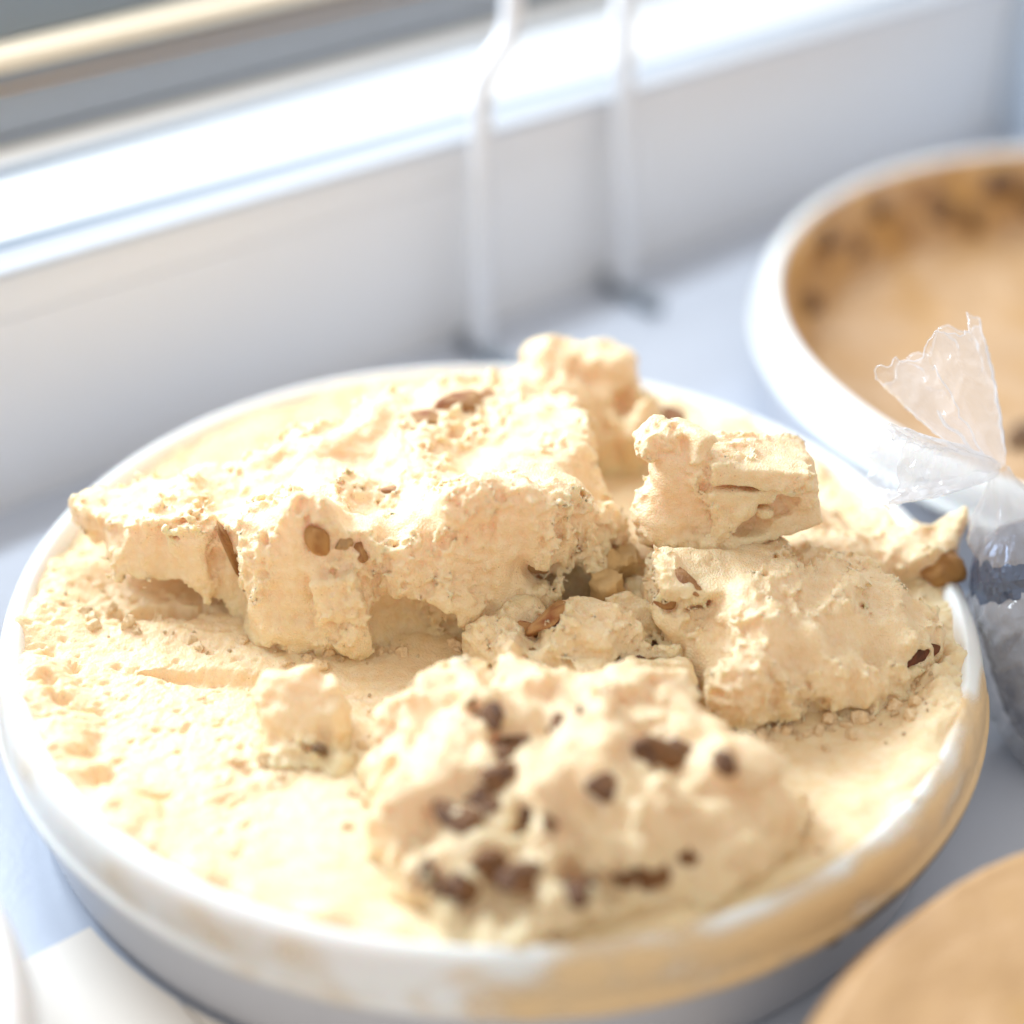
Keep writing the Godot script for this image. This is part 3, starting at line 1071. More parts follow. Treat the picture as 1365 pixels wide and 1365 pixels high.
func upright_chunk() -> void:
	var s := new_sculpt(Vector3(0.028, 0.006, -0.038), Vector3(0.090, 0.060, 0.006), 0.00062)
	# knobbly column at the left, hollowed on its right side
	s.add("ball", Vector3(0.0430, 0.0250, -0.0120), Vector3(0.0078, 0.0090, 0.0080), Vector3.ZERO, 0.003)
	s.add("ball", Vector3(0.0445, 0.0370, -0.0120), Vector3(0.0058, 0.0110, 0.0068), Vector3(0, 0, -4), 0.003)
	s.add("box", Vector3(0.0392, 0.0470, -0.0125), Vector3(0.0044, 0.0024, 0.0045), Vector3(0, 20, 28), 0.002)
	s.add("ball", Vector3(0.0372, 0.0450, -0.0105), Vector3(0.0022, 0.0020, 0.0022), Vector3.ZERO, 0.001)
	s.add("box", Vector3(0.0478, 0.0450, -0.0110), Vector3(0.0022, 0.0065, 0.0060), Vector3(0, 35, -14), 0.0015)
	s.add("ball", Vector3(0.0445, 0.0480, -0.0125), Vector3(0.0024, 0.0022, 0.0024), Vector3.ZERO, 0.001)
	s.add("ball", Vector3(0.0490, 0.0180, -0.0085), Vector3(0.0055, 0.0050, 0.0055), Vector3.ZERO, 0.002)
	s.add("box", Vector3(0.0555, 0.0190, -0.0060), Vector3(0.0032, 0.0042, 0.0034), Vector3(0, 15, 10), 0.001)
	s.add("ball", Vector3(0.0525, 0.0250, -0.0095), Vector3(0.0030, 0.0036, 0.0030), Vector3.ZERO, 0.001)
	# thick tilted plate at the right: a solid core, a roof slab, a middle ledge and a smooth tilted bottom
	s.add("box", Vector3(0.0660, 0.0300, -0.0175), Vector3(0.0150, 0.0095, 0.0085), Vector3(-8, 8, 6), 0.002)
	s.add("box", Vector3(0.0650, 0.0405, -0.0130), Vector3(0.0125, 0.0026, 0.0095), Vector3(-4, 8, -9), 0.0012)
	s.add("box", Vector3(0.0610, 0.0355, -0.0080), Vector3(0.0080, 0.0022, 0.0050), Vector3(0, 12, -4), 0.001)
	s.add("box", Vector3(0.0695, 0.0220, -0.0135), Vector3(0.0130, 0.0028, 0.0090), Vector3(-20, 6, 17), 0.0012)
	s.add("box", Vector3(0.0525, 0.0310, -0.0125), Vector3(0.0045, 0.0120, 0.0060), Vector3.ZERO, 0.003)
	s.add("box", Vector3(0.0575, 0.0300, -0.0070), Vector3(0.0034, 0.0075, 0.0040), Vector3(0, 20, 8), 0.0012)
	s.add("ball", Vector3(0.0625, 0.0315, -0.0050), Vector3(0.0038, 0.0034, 0.0030), Vector3(0, 0, 30), 0.001)
	s.add("ball", Vector3(0.0600, 0.0280, -0.0055), Vector3(0.0026, 0.0022, 0.0022), Vector3.ZERO, 0.001)
	s.add("ball", Vector3(0.0680, 0.0290, -0.0070), Vector3(0.0026, 0.0028, 0.0026), Vector3.ZERO, 0.001)
	s.add("ball", Vector3(0.0770, 0.0340, -0.0100), Vector3(0.0036, 0.0046, 0.0044), Vector3.ZERO, 0.0015)
	s.add("ball", Vector3(0.0790, 0.0290, -0.0110), Vector3(0.0030, 0.0034, 0.0040), Vector3.ZERO, 0.0015)
	s.cut("ball", Vector3(0.0735, 0.0330, -0.0065), Vector3(0.0030, 0.0030, 0.0045), Vector3.ZERO, 0.001)
	s.cut("ball", Vector3(0.0650, 0.0255, -0.0060), Vector3(0.0055, 0.0022, 0.0045), Vector3(0, 0, 16), 0.001)
	s.heave = 0.0008
	s.lump = 0.0006
	s.crumb = 0.0014
	s.torn = 0.0012
	s.grain = 0.0007
	s.seed_at = Vector3(0.4, 1.3, 0)
	sculpted("ice_cream_chunk", s, "upright two part chunk of ice cream standing highest, right of the slab")


func long_ridge() -> void:
	var s := new_sculpt(Vector3(0.060, -0.007, -0.054), Vector3(0.134, 0.026, -0.004), 0.0009)
	s.outline = PackedVector2Array([Vector2(0.066, -0.034), Vector2(0.080, -0.041), Vector2(0.093, -0.040), Vector2(0.104, -0.036), Vector2(0.118, -0.037), Vector2(0.1250, -0.033), Vector2(0.1225, -0.024), Vector2(0.1160, -0.018), Vector2(0.109, -0.0185), Vector2(0.101, -0.015), Vector2(0.093, -0.0165), Vector2(0.084, -0.013), Vector2(0.074, -0.017), Vector2(0.067, -0.024)])
	s.heights = [[0.070, -0.03, 0.012], [0.082, -0.028, 0.0125], [0.094, -0.028, 0.0095], [0.104, -0.027, 0.0080], [0.114, -0.025, 0.0110], [0.1225, -0.029, 0.0150], [0.09, -0.019, 0.0095], [0.08, -0.017, 0.010], [0.1, -0.018, 0.0060], [0.1, -0.035, 0.007], [0.117, -0.034, 0.009]]
	s.under = [[0.1, -0.025, -0.006], [0.108, -0.022, -0.001], [0.1225, -0.026, 0.0020], [0.08, -0.02, -0.006]]
	s.add("ball", Vector3(0.1232, 0.0150, -0.0285), Vector3(0.0014, 0.0045, 0.0020), Vector3(0, 0, -20), 0.003)
	s.add("box", Vector3(0.0880, 0.0085, -0.0190), Vector3(0.0090, 0.0035, 0.0055), Vector3(0, 10, -12), 0.003)
	s.cut("ball", Vector3(0.0985, 0.0010, -0.0140), Vector3(0.0060, 0.0035, 0.0050))
	s.lump = 0.0015
	s.crumb = 0.0014
	s.edge = 0.004
	s.seed_at = Vector3(0.7, 2.9, 0)
	var o := sculpted("ice_cream_ridge", s, "low ridge of ice cream reaching over the right rim, a nut under its tip")
	nut(o, Vector3(0.1165, 0.0040, -0.0200), Vector3(0.0052, 0.0040, 0.0036), Vector3(0, -20, 8), Color(0.30, 0.12, 0.03), Color(0.50, 0.27, 0.08))


func right_mass() -> void:
	var s := new_sculpt(Vector3(0.032, -0.007, -0.030), Vector3(0.120, 0.038, 0.050), 0.00072)
	s.outline = PackedVector2Array([Vector2(0.0385, 0.000), Vector2(0.0400, -0.010), Vector2(0.0440, -0.019), Vector2(0.058, -0.025), Vector2(0.071, -0.020), Vector2(0.0755, -0.011), Vector2(0.079, -0.008), Vector2(0.086, -0.010), Vector2(0.097, -0.006), Vector2(0.107, 0.001), Vector2(0.1125, 0.006), Vector2(0.1120, 0.013), Vector2(0.1070, 0.019), Vector2(0.100, 0.0265), Vector2(0.091, 0.0325), Vector2(0.080, 0.0350), Vector2(0.070, 0.0375), Vector2(0.0605, 0.0415), Vector2(0.0555, 0.0385), Vector2(0.0535, 0.033), Vector2(0.0535, 0.0265), Vector2(0.049, 0.021), Vector2(0.0445, 0.015), Vector2(0.0395, 0.008)])
	s.heights = [[0.0440, -0.0040, 0.0172], [0.0430, 0.0030, 0.0136], [0.0520, -0.0130, 0.0196], [0.0620, -0.0150, 0.0180], [0.0500, 0.0000, 0.0204], [0.0560, 0.0030, 0.0212], [0.0640, 0.0000, 0.0228], [0.0720, 0.0000, 0.0204], [0.0710, 0.0100, 0.0245], [0.0640, 0.0140, 0.0228], [0.0670, 0.0240, 0.0221], [0.0625, 0.0330, 0.0174], [0.0590, 0.0380, 0.0122], [0.0770, 0.0260, 0.0179], [0.0830, 0.0040, 0.0204], [0.0920, 0.0040, 0.0180], [0.1010, 0.0060, 0.0163], [0.1080, 0.0090, 0.0103], [0.0850, 0.0150, 0.0202], [0.0960, 0.0150, 0.0142], [0.0860, 0.0260, 0.0122], [0.0750, 0.0330, 0.0094], [0.0950, 0.0250, 0.0075], [0.0440, 0.0110, 0.0120], [0.0505, 0.0180, 0.0127]]
	s.power = 3.2
	s.flare = 0.16
	s.edge = 0.0055
	# the smooth scooped hollow with its ragged overhang
	s.cut("ball", Vector3(0.0530, 0.0160, 0.0265), Vector3(0.0062, 0.0062, 0.0170), Vector3(36, 6, 0), 0.0010)
	s.add("ball", Vector3(0.0595, 0.0075, 0.0380), Vector3(0.0060, 0.0090, 0.0050), Vector3(0, 0, -10), 0.004)
	s.add("box", Vector3(0.0515, 0.0200, 0.0075), Vector3(0.0105, 0.0020, 0.0075), Vector3(12, 8, -6), 0.002)
	s.add("ball", Vector3(0.0465, 0.0110, 0.0140), Vector3(0.0070, 0.0035, 0.0060), Vector3(20, 0, -14), 0.003)
	# the seam where two scoops meet, and the undercut along the front
	s.cut("ball", Vector3(0.0770, 0.0215, -0.0065), Vector3(0.0022, 0.0050, 0.0100), Vector3(0, 8, 0), 0.003)
	s.cut("box", Vector3(0.0720, -0.0015, 0.0400), Vector3(0.0140, 0.0016, 0.0040), Vector3(0, 14, 0), 0.001)
	s.cut("box", Vector3(0.0910, -0.0010, 0.0335), Vector3(0.0100, 0.0012, 0.0030), Vector3(0, 18, 0), 0.001)
	s.cut("ball", Vector3(0.0795, 0.0015, 0.0365), Vector3(0.0040, 0.0030, 0.0040))
	s.cut("ball", Vector3(0.0755, 0.0240, 0.0190), Vector3(0.0030, 0.0040, 0.0030), Vector3(0, 20, 0), 0.002)
	s.cut("ball", Vector3(0.1055, 0.0050, 0.0200), Vector3(0.0050, 0.0022, 0.0040), Vector3(0, 25, 12), 0.001)
	s.add("ball", Vector3(0.0880, 0.0200, 0.0085), Vector3(0.0040, 0.0024, 0.0035), Vector3.ZERO, 0.003)
	s.heave = 0.0010
	s.lump = 0.0008
	s.crumb = 0.0020
	s.torn = 0.0016
	s.grain = 0.0007
	s.seed_at = Vector3(0, 4.2, 0.6)
	var o := sculpted("ice_cream_scoop", s, "broad smeared scoop of ice cream at the right with a scooped hollow")
	nut(o, Vector3(0.1050, 0.0042, 0.0185), Vector3(0.0052, 0.0018, 0.0026), Vector3(0, 25, 14), DARK_SKIN, Color(0.22, 0.06, 0.02))
	nut(o, s.hit(Vector3(0.0465, 0.0165, 0.03), Vector3(0, 0, -1)) + Vector3(0, 0.0025, -0.004), Vector3(0.0042, 0.0026, 0.0030), Vector3(0, -20, -18), Color(0.22, 0.07, 0.02), Color(0.55, 0.3, 0.12))
	nut(o, s.hit(Vector3(0.0430, 0.0150, 0.03), Vector3(0, 0, -1)) + Vector3(0, 0, -0.0005), Vector3(0.0022, 0.0032, 0.0018), Vector3(0, 0, 20), Color(0.36, 0.15, 0.06))


func rubble() -> void:
	var s := new_sculpt(Vector3(-0.008, -0.006, -0.032), Vector3(0.056, 0.024, 0.046), 0.00075)
	for q in [[0.0000, 0.0040, 0.0165, 0.0075, 0.0075, 0.0060], [0.0060, 0.0050, 0.0200, 0.0060, 0.0050, 0.0060], [0.0075, 0.0060, 0.0105, 0.0055, 0.0070, 0.0060], [0.0215, 0.0060, 0.0170, 0.0105, 0.0085, 0.0080], [0.0160, 0.0075, 0.0215, 0.0060, 0.0050, 0.0060], [0.0300, 0.0045, 0.0120, 0.0085, 0.0070, 0.0070], [0.0340, 0.0040, 0.0200, 0.0060, 0.0055, 0.0060], [0.0250, 0.0030, 0.0290, 0.0070, 0.0050, 0.0060], [0.0370, 0.0020, -0.0020, 0.0060, 0.0060, 0.0080], [0.0360, 0.0040, -0.0180, 0.0090, 0.0050, 0.0060], [0.0140, 0.0020, 0.0060, 0.0080, 0.0045, 0.0060], [0.0100, 0.0020, 0.0310, 0.0120, 0.0050, 0.0080], [0.0385, 0.0050, 0.0090, 0.0050, 0.0050, 0.0050], [0.0330, 0.0065, 0.0050, 0.0040, 0.0040, 0.0045], [0.0045, 0.0075, 0.0250, 0.0040, 0.0036, 0.0040], [0.0270, 0.0080, 0.0230, 0.0045, 0.0036, 0.0040], [0.0440, 0.0030, 0.0200, 0.0045, 0.0040, 0.0045]]:
		s.add("ball", Vector3(q[0], q[1], q[2]), Vector3(q[3], q[4], q[5]), Vector3(q[0] * 900, q[2] * 1500, q[1] * 2000), 0.0025)
	s.add("box", Vector3(0.0225, 0.0105, 0.0165), Vector3(0.0070, 0.0040, 0.0060), Vector3(10, 25, -14), 0.002)
	s.add("box", Vector3(0.0150, 0.0035, -0.0120), Vector3(0.0130, 0.0120, 0.0060), Vector3(0, -10, 0), 0.003)
	s.heave = 0.0018
	s.lump = 0.0020
	s.crumb = 0.0022
	s.grain = 0.0010
	s.seed_at = Vector3(0, 0.5, 5.3)
	var o := sculpted("ice_cream_rubble", s, "crumbled ice cream heaped with nut pieces between slab, scoop and mound")
	nut(o, Vector3(0.0140, 0.0135, 0.0190), Vector3(0.0042, 0.0016, 0.0022), Vector3(0, 25, 22))
	nut(o, Vector3(0.0075, 0.0085, 0.0175), Vector3(0.0030, 0.0018, 0.0018), Vector3(0, 0, 15))
	nut(o, Vector3(0.0320, 0.0035, 0.0285), Vector3(0.0034, 0.0022, 0.0022), Vector3(0, 30, 30), DARK_SKIN, Color(0.22, 0.06, 0.02))
	nut(o, Vector3(0.0365, 0.0060, 0.0265), Vector3(0.0022, 0.0014, 0.0014), Vector3(0, -30, 0), DARK_SKIN, Color(0.22, 0.06, 0.02))
	# two pale nut blocks in the gap
	for q in [[Vector3(0.0318, 0.0105, -0.0085), Vector3(14, 22, -8), 0.0042], [Vector3(0.0290, 0.0095, 0.0005), Vector3(-8, 40, 10), 0.0040]]:
		var b := new_sculpt(q[0] - Vector3.ONE * 0.0075, q[0] + Vector3.ONE * 0.0075, 0.00055)
		b.add("box", q[0], Vector3(q[2] * 1.05, q[2] * 0.9, q[2] * 0.8), q[1])
		b.lump = 0.0008
		b.crumb = 0.0006
		b.grain = 0.0004
		b.run()
		obj("nut_block", mesh_of(b.verts, b.idx), M.nut_block, o)
	# a separate little block near the mound
	var c := new_sculpt(Vector3(0.028, -0.005, 0.020), Vector3(0.054, 0.014, 0.044), 0.0007)
	c.add("box", Vector3(0.0415, 0.0040, 0.0325), Vector3(0.0080, 0.0042, 0.0048), Vector3(0, 14, -6))
	c.add("ball", Vector3(0.0360, 0.0045, 0.0335), Vector3(0.0045, 0.0035, 0.0040))
	c.add("ball", Vector3(0.0465, 0.0065, 0.0315), Vector3(0.0030, 0.0036, 0.0030))
	c.lump = 0.0016
	c.crumb = 0.0018
	c.seed_at = Vector3(7.7, 0, 0)
	sculpted("ice_cream_crumb", c, "small ragged crumb of ice cream between rubble and right scoop")


func front_mound() -> void:
	var s := new_sculpt(Vector3(-0.034, -0.008, 0.022), Vector3(0.080, 0.050, 0.128), 0.0011)
	s.outline = PackedVector2Array([Vector2(-0.0265, 0.0600), Vector2(-0.0200, 0.0500), Vector2(-0.0100, 0.0430), Vector2(-0.0030, 0.0400), Vector2(0.0040, 0.0420), Vector2(0.0150, 0.0420), Vector2(0.0280, 0.0430), Vector2(0.0440, 0.0450), Vector2(0.0540, 0.0540), Vector2(0.0650, 0.0640), Vector2(0.0700, 0.0740), Vector2(0.0690, 0.0850), Vector2(0.0600, 0.0970), Vector2(0.0420, 0.1050), Vector2(0.0250, 0.1090), Vector2(0.0120, 0.1150), Vector2(0.0030, 0.1165), Vector2(-0.0060, 0.1110), Vector2(-0.0170, 0.1030), Vector2(-0.0230, 0.0850), Vector2(-0.0220, 0.0740)])
	s.heights = [[-0.0240, 0.0610, 0.0096], [-0.0170, 0.0620, 0.0147], [-0.0100, 0.0600, 0.0167], [-0.0030, 0.0565, 0.0226], [0.0030, 0.0600, 0.0216], [0.0120, 0.0640, 0.0216], [0.0230, 0.0650, 0.0220], [0.0330, 0.0670, 0.0210], [0.0440, 0.0710, 0.0203], [0.0530, 0.0770, 0.0221], [0.0615, 0.0840, 0.0201], [0.0230, 0.0760, 0.0258], [0.0060, 0.0740, 0.0190], [-0.0080, 0.0760, 0.0184], [-0.0170, 0.0800, 0.0143], [0.0340, 0.0860, 0.0213], [0.0480, 0.0900, 0.0167], [0.0580, 0.0900, 0.0127], [0.0150, 0.0900, 0.0190], [-0.0020, 0.0920, 0.0150], [-0.0130, 0.0960, 0.0103], [0.0280, 0.1000, 0.0150], [0.0120, 0.1060, 0.0120], [0.0000, 0.1060, 0.0090], [0.0440, 0.0990, 0.0077], [0.0050, 0.1140, 0.0040], [0.0650, 0.0700, 0.0066]]
	s.power = 3.4
	s.flare = 0.15
	s.edge = 0.008
	s.add("ball", Vector3(-0.0020, 0.0225, 0.0570), Vector3(0.0032, 0.0055, 0.0038), Vector3(0, 0, 8), 0.004)
	s.add("ball", Vector3(0.0590, 0.0240, 0.0820), Vector3(0.0085, 0.0030, 0.0060), Vector3(0, 0, -14), 0.003)
	s.add("ball", Vector3(0.0050, 0.0020, 0.1175), Vector3(0.0080, 0.0036, 0.0050), Vector3(12, 0, 0), 0.004)
	s.add("ball", Vector3(0.0170, 0.0200, 0.0930), Vector3(0.0050, 0.0110, 0.0050), Vector3(20, 0, 14), 0.004)
	s.cut("ball", Vector3(0.0150, 0.0285, 0.0640), Vector3(0.0080, 0.0060, 0.0050), Vector3.ZERO, 0.003)
	s.cut("ball", Vector3(0.0030, 0.0210, 0.0720), Vector3(0.0055, 0.0055, 0.0055))
	s.cut("ball", Vector3(-0.0080, 0.0225, 0.0740), Vector3(0.0120, 0.0026, 0.0040), Vector3(0, 20, 25))
	s.cut("ball", Vector3(-0.0020, 0.0205, 0.0860), Vector3(0.0130, 0.0040, 0.0040), Vector3(0, 15, 30))
	s.cut("ball", Vector3(0.0090, 0.0160, 0.0930), Vector3(0.0036, 0.0090, 0.0050), Vector3(20, 0, 0))
	s.cut("ball", Vector3(0.0380, 0.0215, 0.0900), Vector3(0.0090, 0.0045, 0.0050), Vector3(0, 0, -12))
	s.cut("ball", Vector3(0.0510, 0.0205, 0.0880), Vector3(0.0050, 0.0040, 0.0050))
	s.cut("ball", Vector3(0.0040, 0.0080, 0.1100), Vector3(0.0090, 0.0040, 0.0050), Vector3(0, 0, 6))
	s.cut("ball", Vector3(0.0300, 0.0080, 0.1060), Vector3(0.0130, 0.0028, 0.0045), Vector3(0, 8, 4))
	s.cut("ball", Vector3(0.0190, 0.0110, 0.1050), Vector3(0.0028, 0.0080, 0.0050))
	s.heave = 0.0034
	s.lump = 0.0020
	s.crumb = 0.0012
	s.torn = 0.0016
	s.grain = 0.0005
	s.seed_at = Vector3(1.9, 0, 2.2)
	var o := sculpted("ice_cream_mound", s, "blurred mound of ice cream nearest the front, studded with dark nuts")
	var look := Vector3(0, -0.60, -0.80)
	var rng := RandomNumberGenerator.new()
	rng.seed = 55
	for q in MOUND_NUTS:
		var p: Vector3 = s.hit(Vector3(q[0], 0.034, q[1]) - look * 0.03, look)
		nut(o, p + look * 0.0003, Vector3(q[2] * 1.25, q[3] * 0.9, q[4]), Vector3(20, q[5], q[6]), Color(0.085, 0.032, 0.014), Color(0.34, 0.15, 0.045))
		for k in 2:
			var near: Vector3 = Vector3(q[0] + rng.randfn() * 0.0030, 0.034, q[1] + rng.randfn() * 0.0026)
			var p2: Vector3 = s.hit(near - look * 0.03, look)
			var r2 := rng.randf_range(0.35, 0.8)
			nut(o, p2 + look * 0.0003, Vector3(q[2] * r2 * 1.3, q[3] * r2 * 0.7, 0.0018), Vector3(20, q[5], q[6] + rng.randf_range(-40, 40)), Color(0.10, 0.040, 0.016), Color(0.36, 0.17, 0.06))


# x and z of each nut at the height of the mound, its half sizes and its turns
const MOUND_NUTS := [
	[0.0067, 0.0939, 0.0026, 0.0016, 0.0024, 10, 0],
	[0.0029, 0.1035, 0.0023, 0.0014, 0.0024, -5, -10],
	[-0.0007, 0.1135, 0.0028, 0.0019, 0.0024, -20, -5],
	[-0.0047, 0.1196, 0.0026, 0.0013, 0.0024, -16, 10],
	[0.0089, 0.1184, 0.0013, 0.0024, 0.0024, 14, -5],
	[0.0368, 0.0950, 0.0029, 0.0024, 0.0024, -20, -10],
	[0.0398, 0.0985, 0.0020, 0.0020, 0.0024, 0, 5],
	[0.0519, 0.0966, 0.0013, 0.0018, 0.0024, 12, 5],
	[0.0263, 0.1053, 0.0025, 0.0013, 0.0024, 5, -10],
	[0.0014, 0.1352, 0.0020, 0.0031, 0.0024, 10, -5],
	[0.0090, 0.1376, 0.0032, 0.0016, 0.0024, 14, 0],
	[-0.0039, 0.1425, 0.0020, 0.0018, 0.0024, -16, -10],
	[0.0198, 0.1414, 0.0018, 0.0016, 0.0024, 12, -15],
	[0.0350, 0.1370, 0.0029, 0.0018, 0.0024, -20, 10],
	[-0.0117, 0.1367, 0.0011, 0.0007, 0.0024, -20, -10],
	[0.0441, 0.1315, 0.0024, 0.0009, 0.0024, 0, 5],
	[0.0155, 0.0850, 0.0012, 0.0008, 0.0024, -5, 5],
	[0.0009, 0.0831, 0.0014, 0.0012, 0.0024, 5, -15],
]


func small_ball() -> void:
	var s := new_sculpt(Vector3(-0.066, -0.006, 0.024), Vector3(-0.022, 0.024, 0.070), 0.00065)
	s.add("ball", Vector3(-0.0455, 0.0030, 0.0450), Vector3(0.0100, 0.0090, 0.0095), Vector3.ZERO, 0.003)
	s.add("ball", Vector3(-0.0505, 0.0085, 0.0440), Vector3(0.0050, 0.0050, 0.0056), Vector3.ZERO, 0.002)
	s.add("ball", Vector3(-0.0445, 0.0100, 0.0430), Vector3(0.0046, 0.0042, 0.0055), Vector3(0, 0, 15), 0.002)
	s.add("box", Vector3(-0.0385, 0.0095, 0.0440), Vector3(0.0026, 0.0024, 0.0032), Vector3(0, 20, 12), 0.0015)
	s.add("ball", Vector3(-0.0380, 0.0040, 0.0465), Vector3(0.0046, 0.0060, 0.0055), Vector3.ZERO, 0.002)
	s.add("ball", Vector3(-0.0430, -0.0020, 0.0530), Vector3(0.0110, 0.0030, 0.0060), Vector3(0, 20, 0), 0.005)
	s.add("ball", Vector3(-0.0360, -0.0018, 0.0580), Vector3(0.0040, 0.0022, 0.0040), Vector3(0, 20, 0), 0.003)
	s.heave = 0.0008
	s.lump = 0.0012
	s.crumb = 0.0022
	s.torn = 0.0014
	s.grain = 0.0006
	s.seed_at = Vector3(0, 8.1, 0)
	var o := sculpted("ice_cream_ball", s, "small lone fluffy crumb of ice cream left of the front mound")
	nut(o, s.hit(Vector3(-0.0395, 0.0020, 0.08), Vector3(0, 0, -1)) + Vector3(0, 0, -0.0006), Vector3(0.0014, 0.0010, 0.0010), Vector3(0, 0, -20), Color(0.12, 0.06, 0.025), Color(0.3, 0.18, 0.08))


func loose_crumbs() -> void:
	# crumbs too many and too small to count, strewn round the broken edges
	var c := new_sculpt(Vector3.ONE * -0.0036, Vector3.ONE * 0.0036, 0.00042)
	c.add("box", Vector3(0.0002, 0, 0), Vector3(0.0018, 0.0013, 0.0015), Vector3(10, 20, 30), 0.001)
	c.add("ball", Vector3(-0.0010, 0.0006, 0.0008), Vector3(0.0011, 0.0010, 0.0011), Vector3.ZERO, 0.001)
	c.heave = 0.0
	c.lump = 0.0006
	c.crumb = 0.0005
	c.grain = 0.0003
	c.run()
	var mesh := mesh_of(c.verts, c.idx)
	var rng := RandomNumberGenerator.new()
	rng.seed = 4242
	var places: Array[Transform3D] = []
	for q in [[-0.050, 0.0165, 0.012, 0.0030, 26], [-0.012, 0.0150, 0.014, 0.0030, 18], [-0.080, 0.0060, 0.016, 0.0040, 22], [0.004, 0.024, 0.010, 0.005, 40], [0.024, 0.004, 0.010, 0.010, 46], [0.040, 0.024, 0.006, 0.007, 34], [0.072, 0.0415, 0.016, 0.0025, 40], [0.096, 0.032, 0.010, 0.0030, 34], [0.108, 0.014, 0.004, 0.010, 46], [-0.046, 0.057, 0.008, 0.003, 16], [0.092, -0.010, 0.014, 0.004, 20], [-0.104, 0.002, 0.005, 0.006, 10], [0.074, 0.076, 0.003, 0.012, 12], [-0.030, 0.062, 0.003, 0.014, 16], [0.034, -0.024, 0.005, 0.008, 14]]:
		for k in int(q[4]):
			var x: float = q[0] + rng.randfn() * q[2]
			var z: float = q[1] + rng.randfn() * q[3]
			var size := 0.16 + 0.75 * pow(rng.randf(), 2.2)
			if x * x + z * z > 0.0132:
				continue
			var b := Basis.from_euler(Vector3(rng.randf(), rng.randf(), rng.randf()) * TAU).scaled(Vector3.ONE * size)
			places.append(Transform3D(b, Vector3(x, bed_height(x, z) + 0.0001 * size, z)))
	var mm := MultiMesh.new()
	mm.transform_format = MultiMesh.TRANSFORM_3D
	mm.mesh = mesh
	mm.instance_count = places.size()
	for i in places.size():
		mm.set_instance_transform(i, places[i])
	var o := MultiMeshInstance3D.new()
	o.name = "loose_crumbs"
	o.multimesh = mm
	o.material_override = M.crumb
	add_child(o)
	tag(o, "tiny loose crumbs of ice cream strewn on the bed round the broken pieces", "crumbs")
	o.set_meta("kind", "stuff")


# ---------------------------------------------------------------- the other tubs' ice cream

func disc(R: float, rings: int, steps: int, f: Callable, c: Callable) -> ArrayMesh:
	var P := PackedVector3Array()
	var C := PackedColorArray()
	for j in rings:
		var r := R * maxf(0.002, float(j) / (rings - 1))
		for i in steps:
			var a := TAU * i / steps
			var x := r * cos(a)
			var z := r * sin(a)
			P.append(Vector3(x, f.call(x, z, r), z))
			C.append(c.call(x, z, r))
	# rows run outwards, so turn the winding by reversing each row's order
	return grid_mesh(P, steps, rings, C, true)


func caramel_ice_cream() -> void:
	# nearly empty: a low floor of ice cream, and the smeared wall that the scoop left
	var o := thing("caramel_ice_cream", "caramel ice cream left in the upper right tub, smeared up its inner wall", "ice cream", TUB2_AT)
	var line := smooth_profile(PackedVector2Array([Vector2(0.0003, -0.0290), Vector2(0.030, -0.0290), Vector2(0.060, -0.0292), Vector2(0.085, -0.0295), Vector2(0.104, -0.0290), Vector2(0.1115, -0.0265), Vector2(0.1150, -0.0205), Vector2(0.1180, -0.0125), Vector2(0.1205, -0.0050), Vector2(0.1235, 0.0005), Vector2(0.1250, 0.0024)]), 3)
	var steps := 260
	var P := PackedVector3Array()
	var C := PackedColorArray()
	for p in line:
		for i in steps:
			var a := TAU * i / steps
			var at := Vector3(p.x * cos(a), p.y, p.x * sin(a))
			var n := 0.0016 * n_big.get_noise_3dv(at) + 0.0006 * n_mid.get_noise_3dv(at)
			var r := p.x - maxf(0.0, n + 0.0004) * smoothstep(0.105, 0.115, p.x) * smoothstep(0.1250, 0.1225, p.x)
			P.append(Vector3(r * cos(a), p.y + n * smoothstep(0.112, 0.10, p.x), r * sin(a)))
			var k := clampf(smoothstep(-0.0300, -0.0180, p.y) * 0.8 + 0.9 * n_mask.get_noise_3dv(at) + 0.25 * n_mid.get_noise_3dv(at), 0.0, 1.0)
			var c := Color(0.56, 0.37, 0.21).lerp(Color(0.50, 0.28, 0.09), k)
			var brown := smoothstep(0.18, 0.42, n_mask.get_noise_3dv(at * 1.7 + Vector3(7, 0, 0))) * smoothstep(-0.0285, -0.0180, p.y)
			C.append(c.lerp(Color(0.27, 0.135, 0.06), brown * 0.75))
	obj("ice_cream", grid_mesh(P, steps, line.size(), C, true), M.tinted, o)
	# chocolate pieces stuck to the far wall
	for q in [[-2.60, -0.0050, 0.0040], [-2.30, -0.0060, 0.0036], [-2.05, -0.0120, 0.0048], [-1.84, -0.0060, 0.0056], [-1.72, -0.0135, 0.0064], [-1.95, -0.0180, 0.0046], [-2.45, -0.0150, 0.0036], [-1.5, -0.01, 0.005], [-2.85, -0.016, 0.0038]]:
		var r: float = 0.1135 + (q[1] + 0.0205) * 0.34 + 0.001
		nut(o, Vector3(r * cos(q[0]), q[1], r * sin(q[0])), Vector3(q[2], q[2] * 0.9, q[2] * 0.8) * 0.8, Vector3(0, q[0] * 300, 0), Color(0.085, 0.04, 0.02), Color(0.22, 0.11, 0.05))
	nut(o, Vector3(-0.046, -0.0285, 0.030), Vector3(0.006, 0.002, 0.005), Vector3.ZERO, Color(0.10, 0.05, 0.02), Color(0.26, 0.14, 0.06))


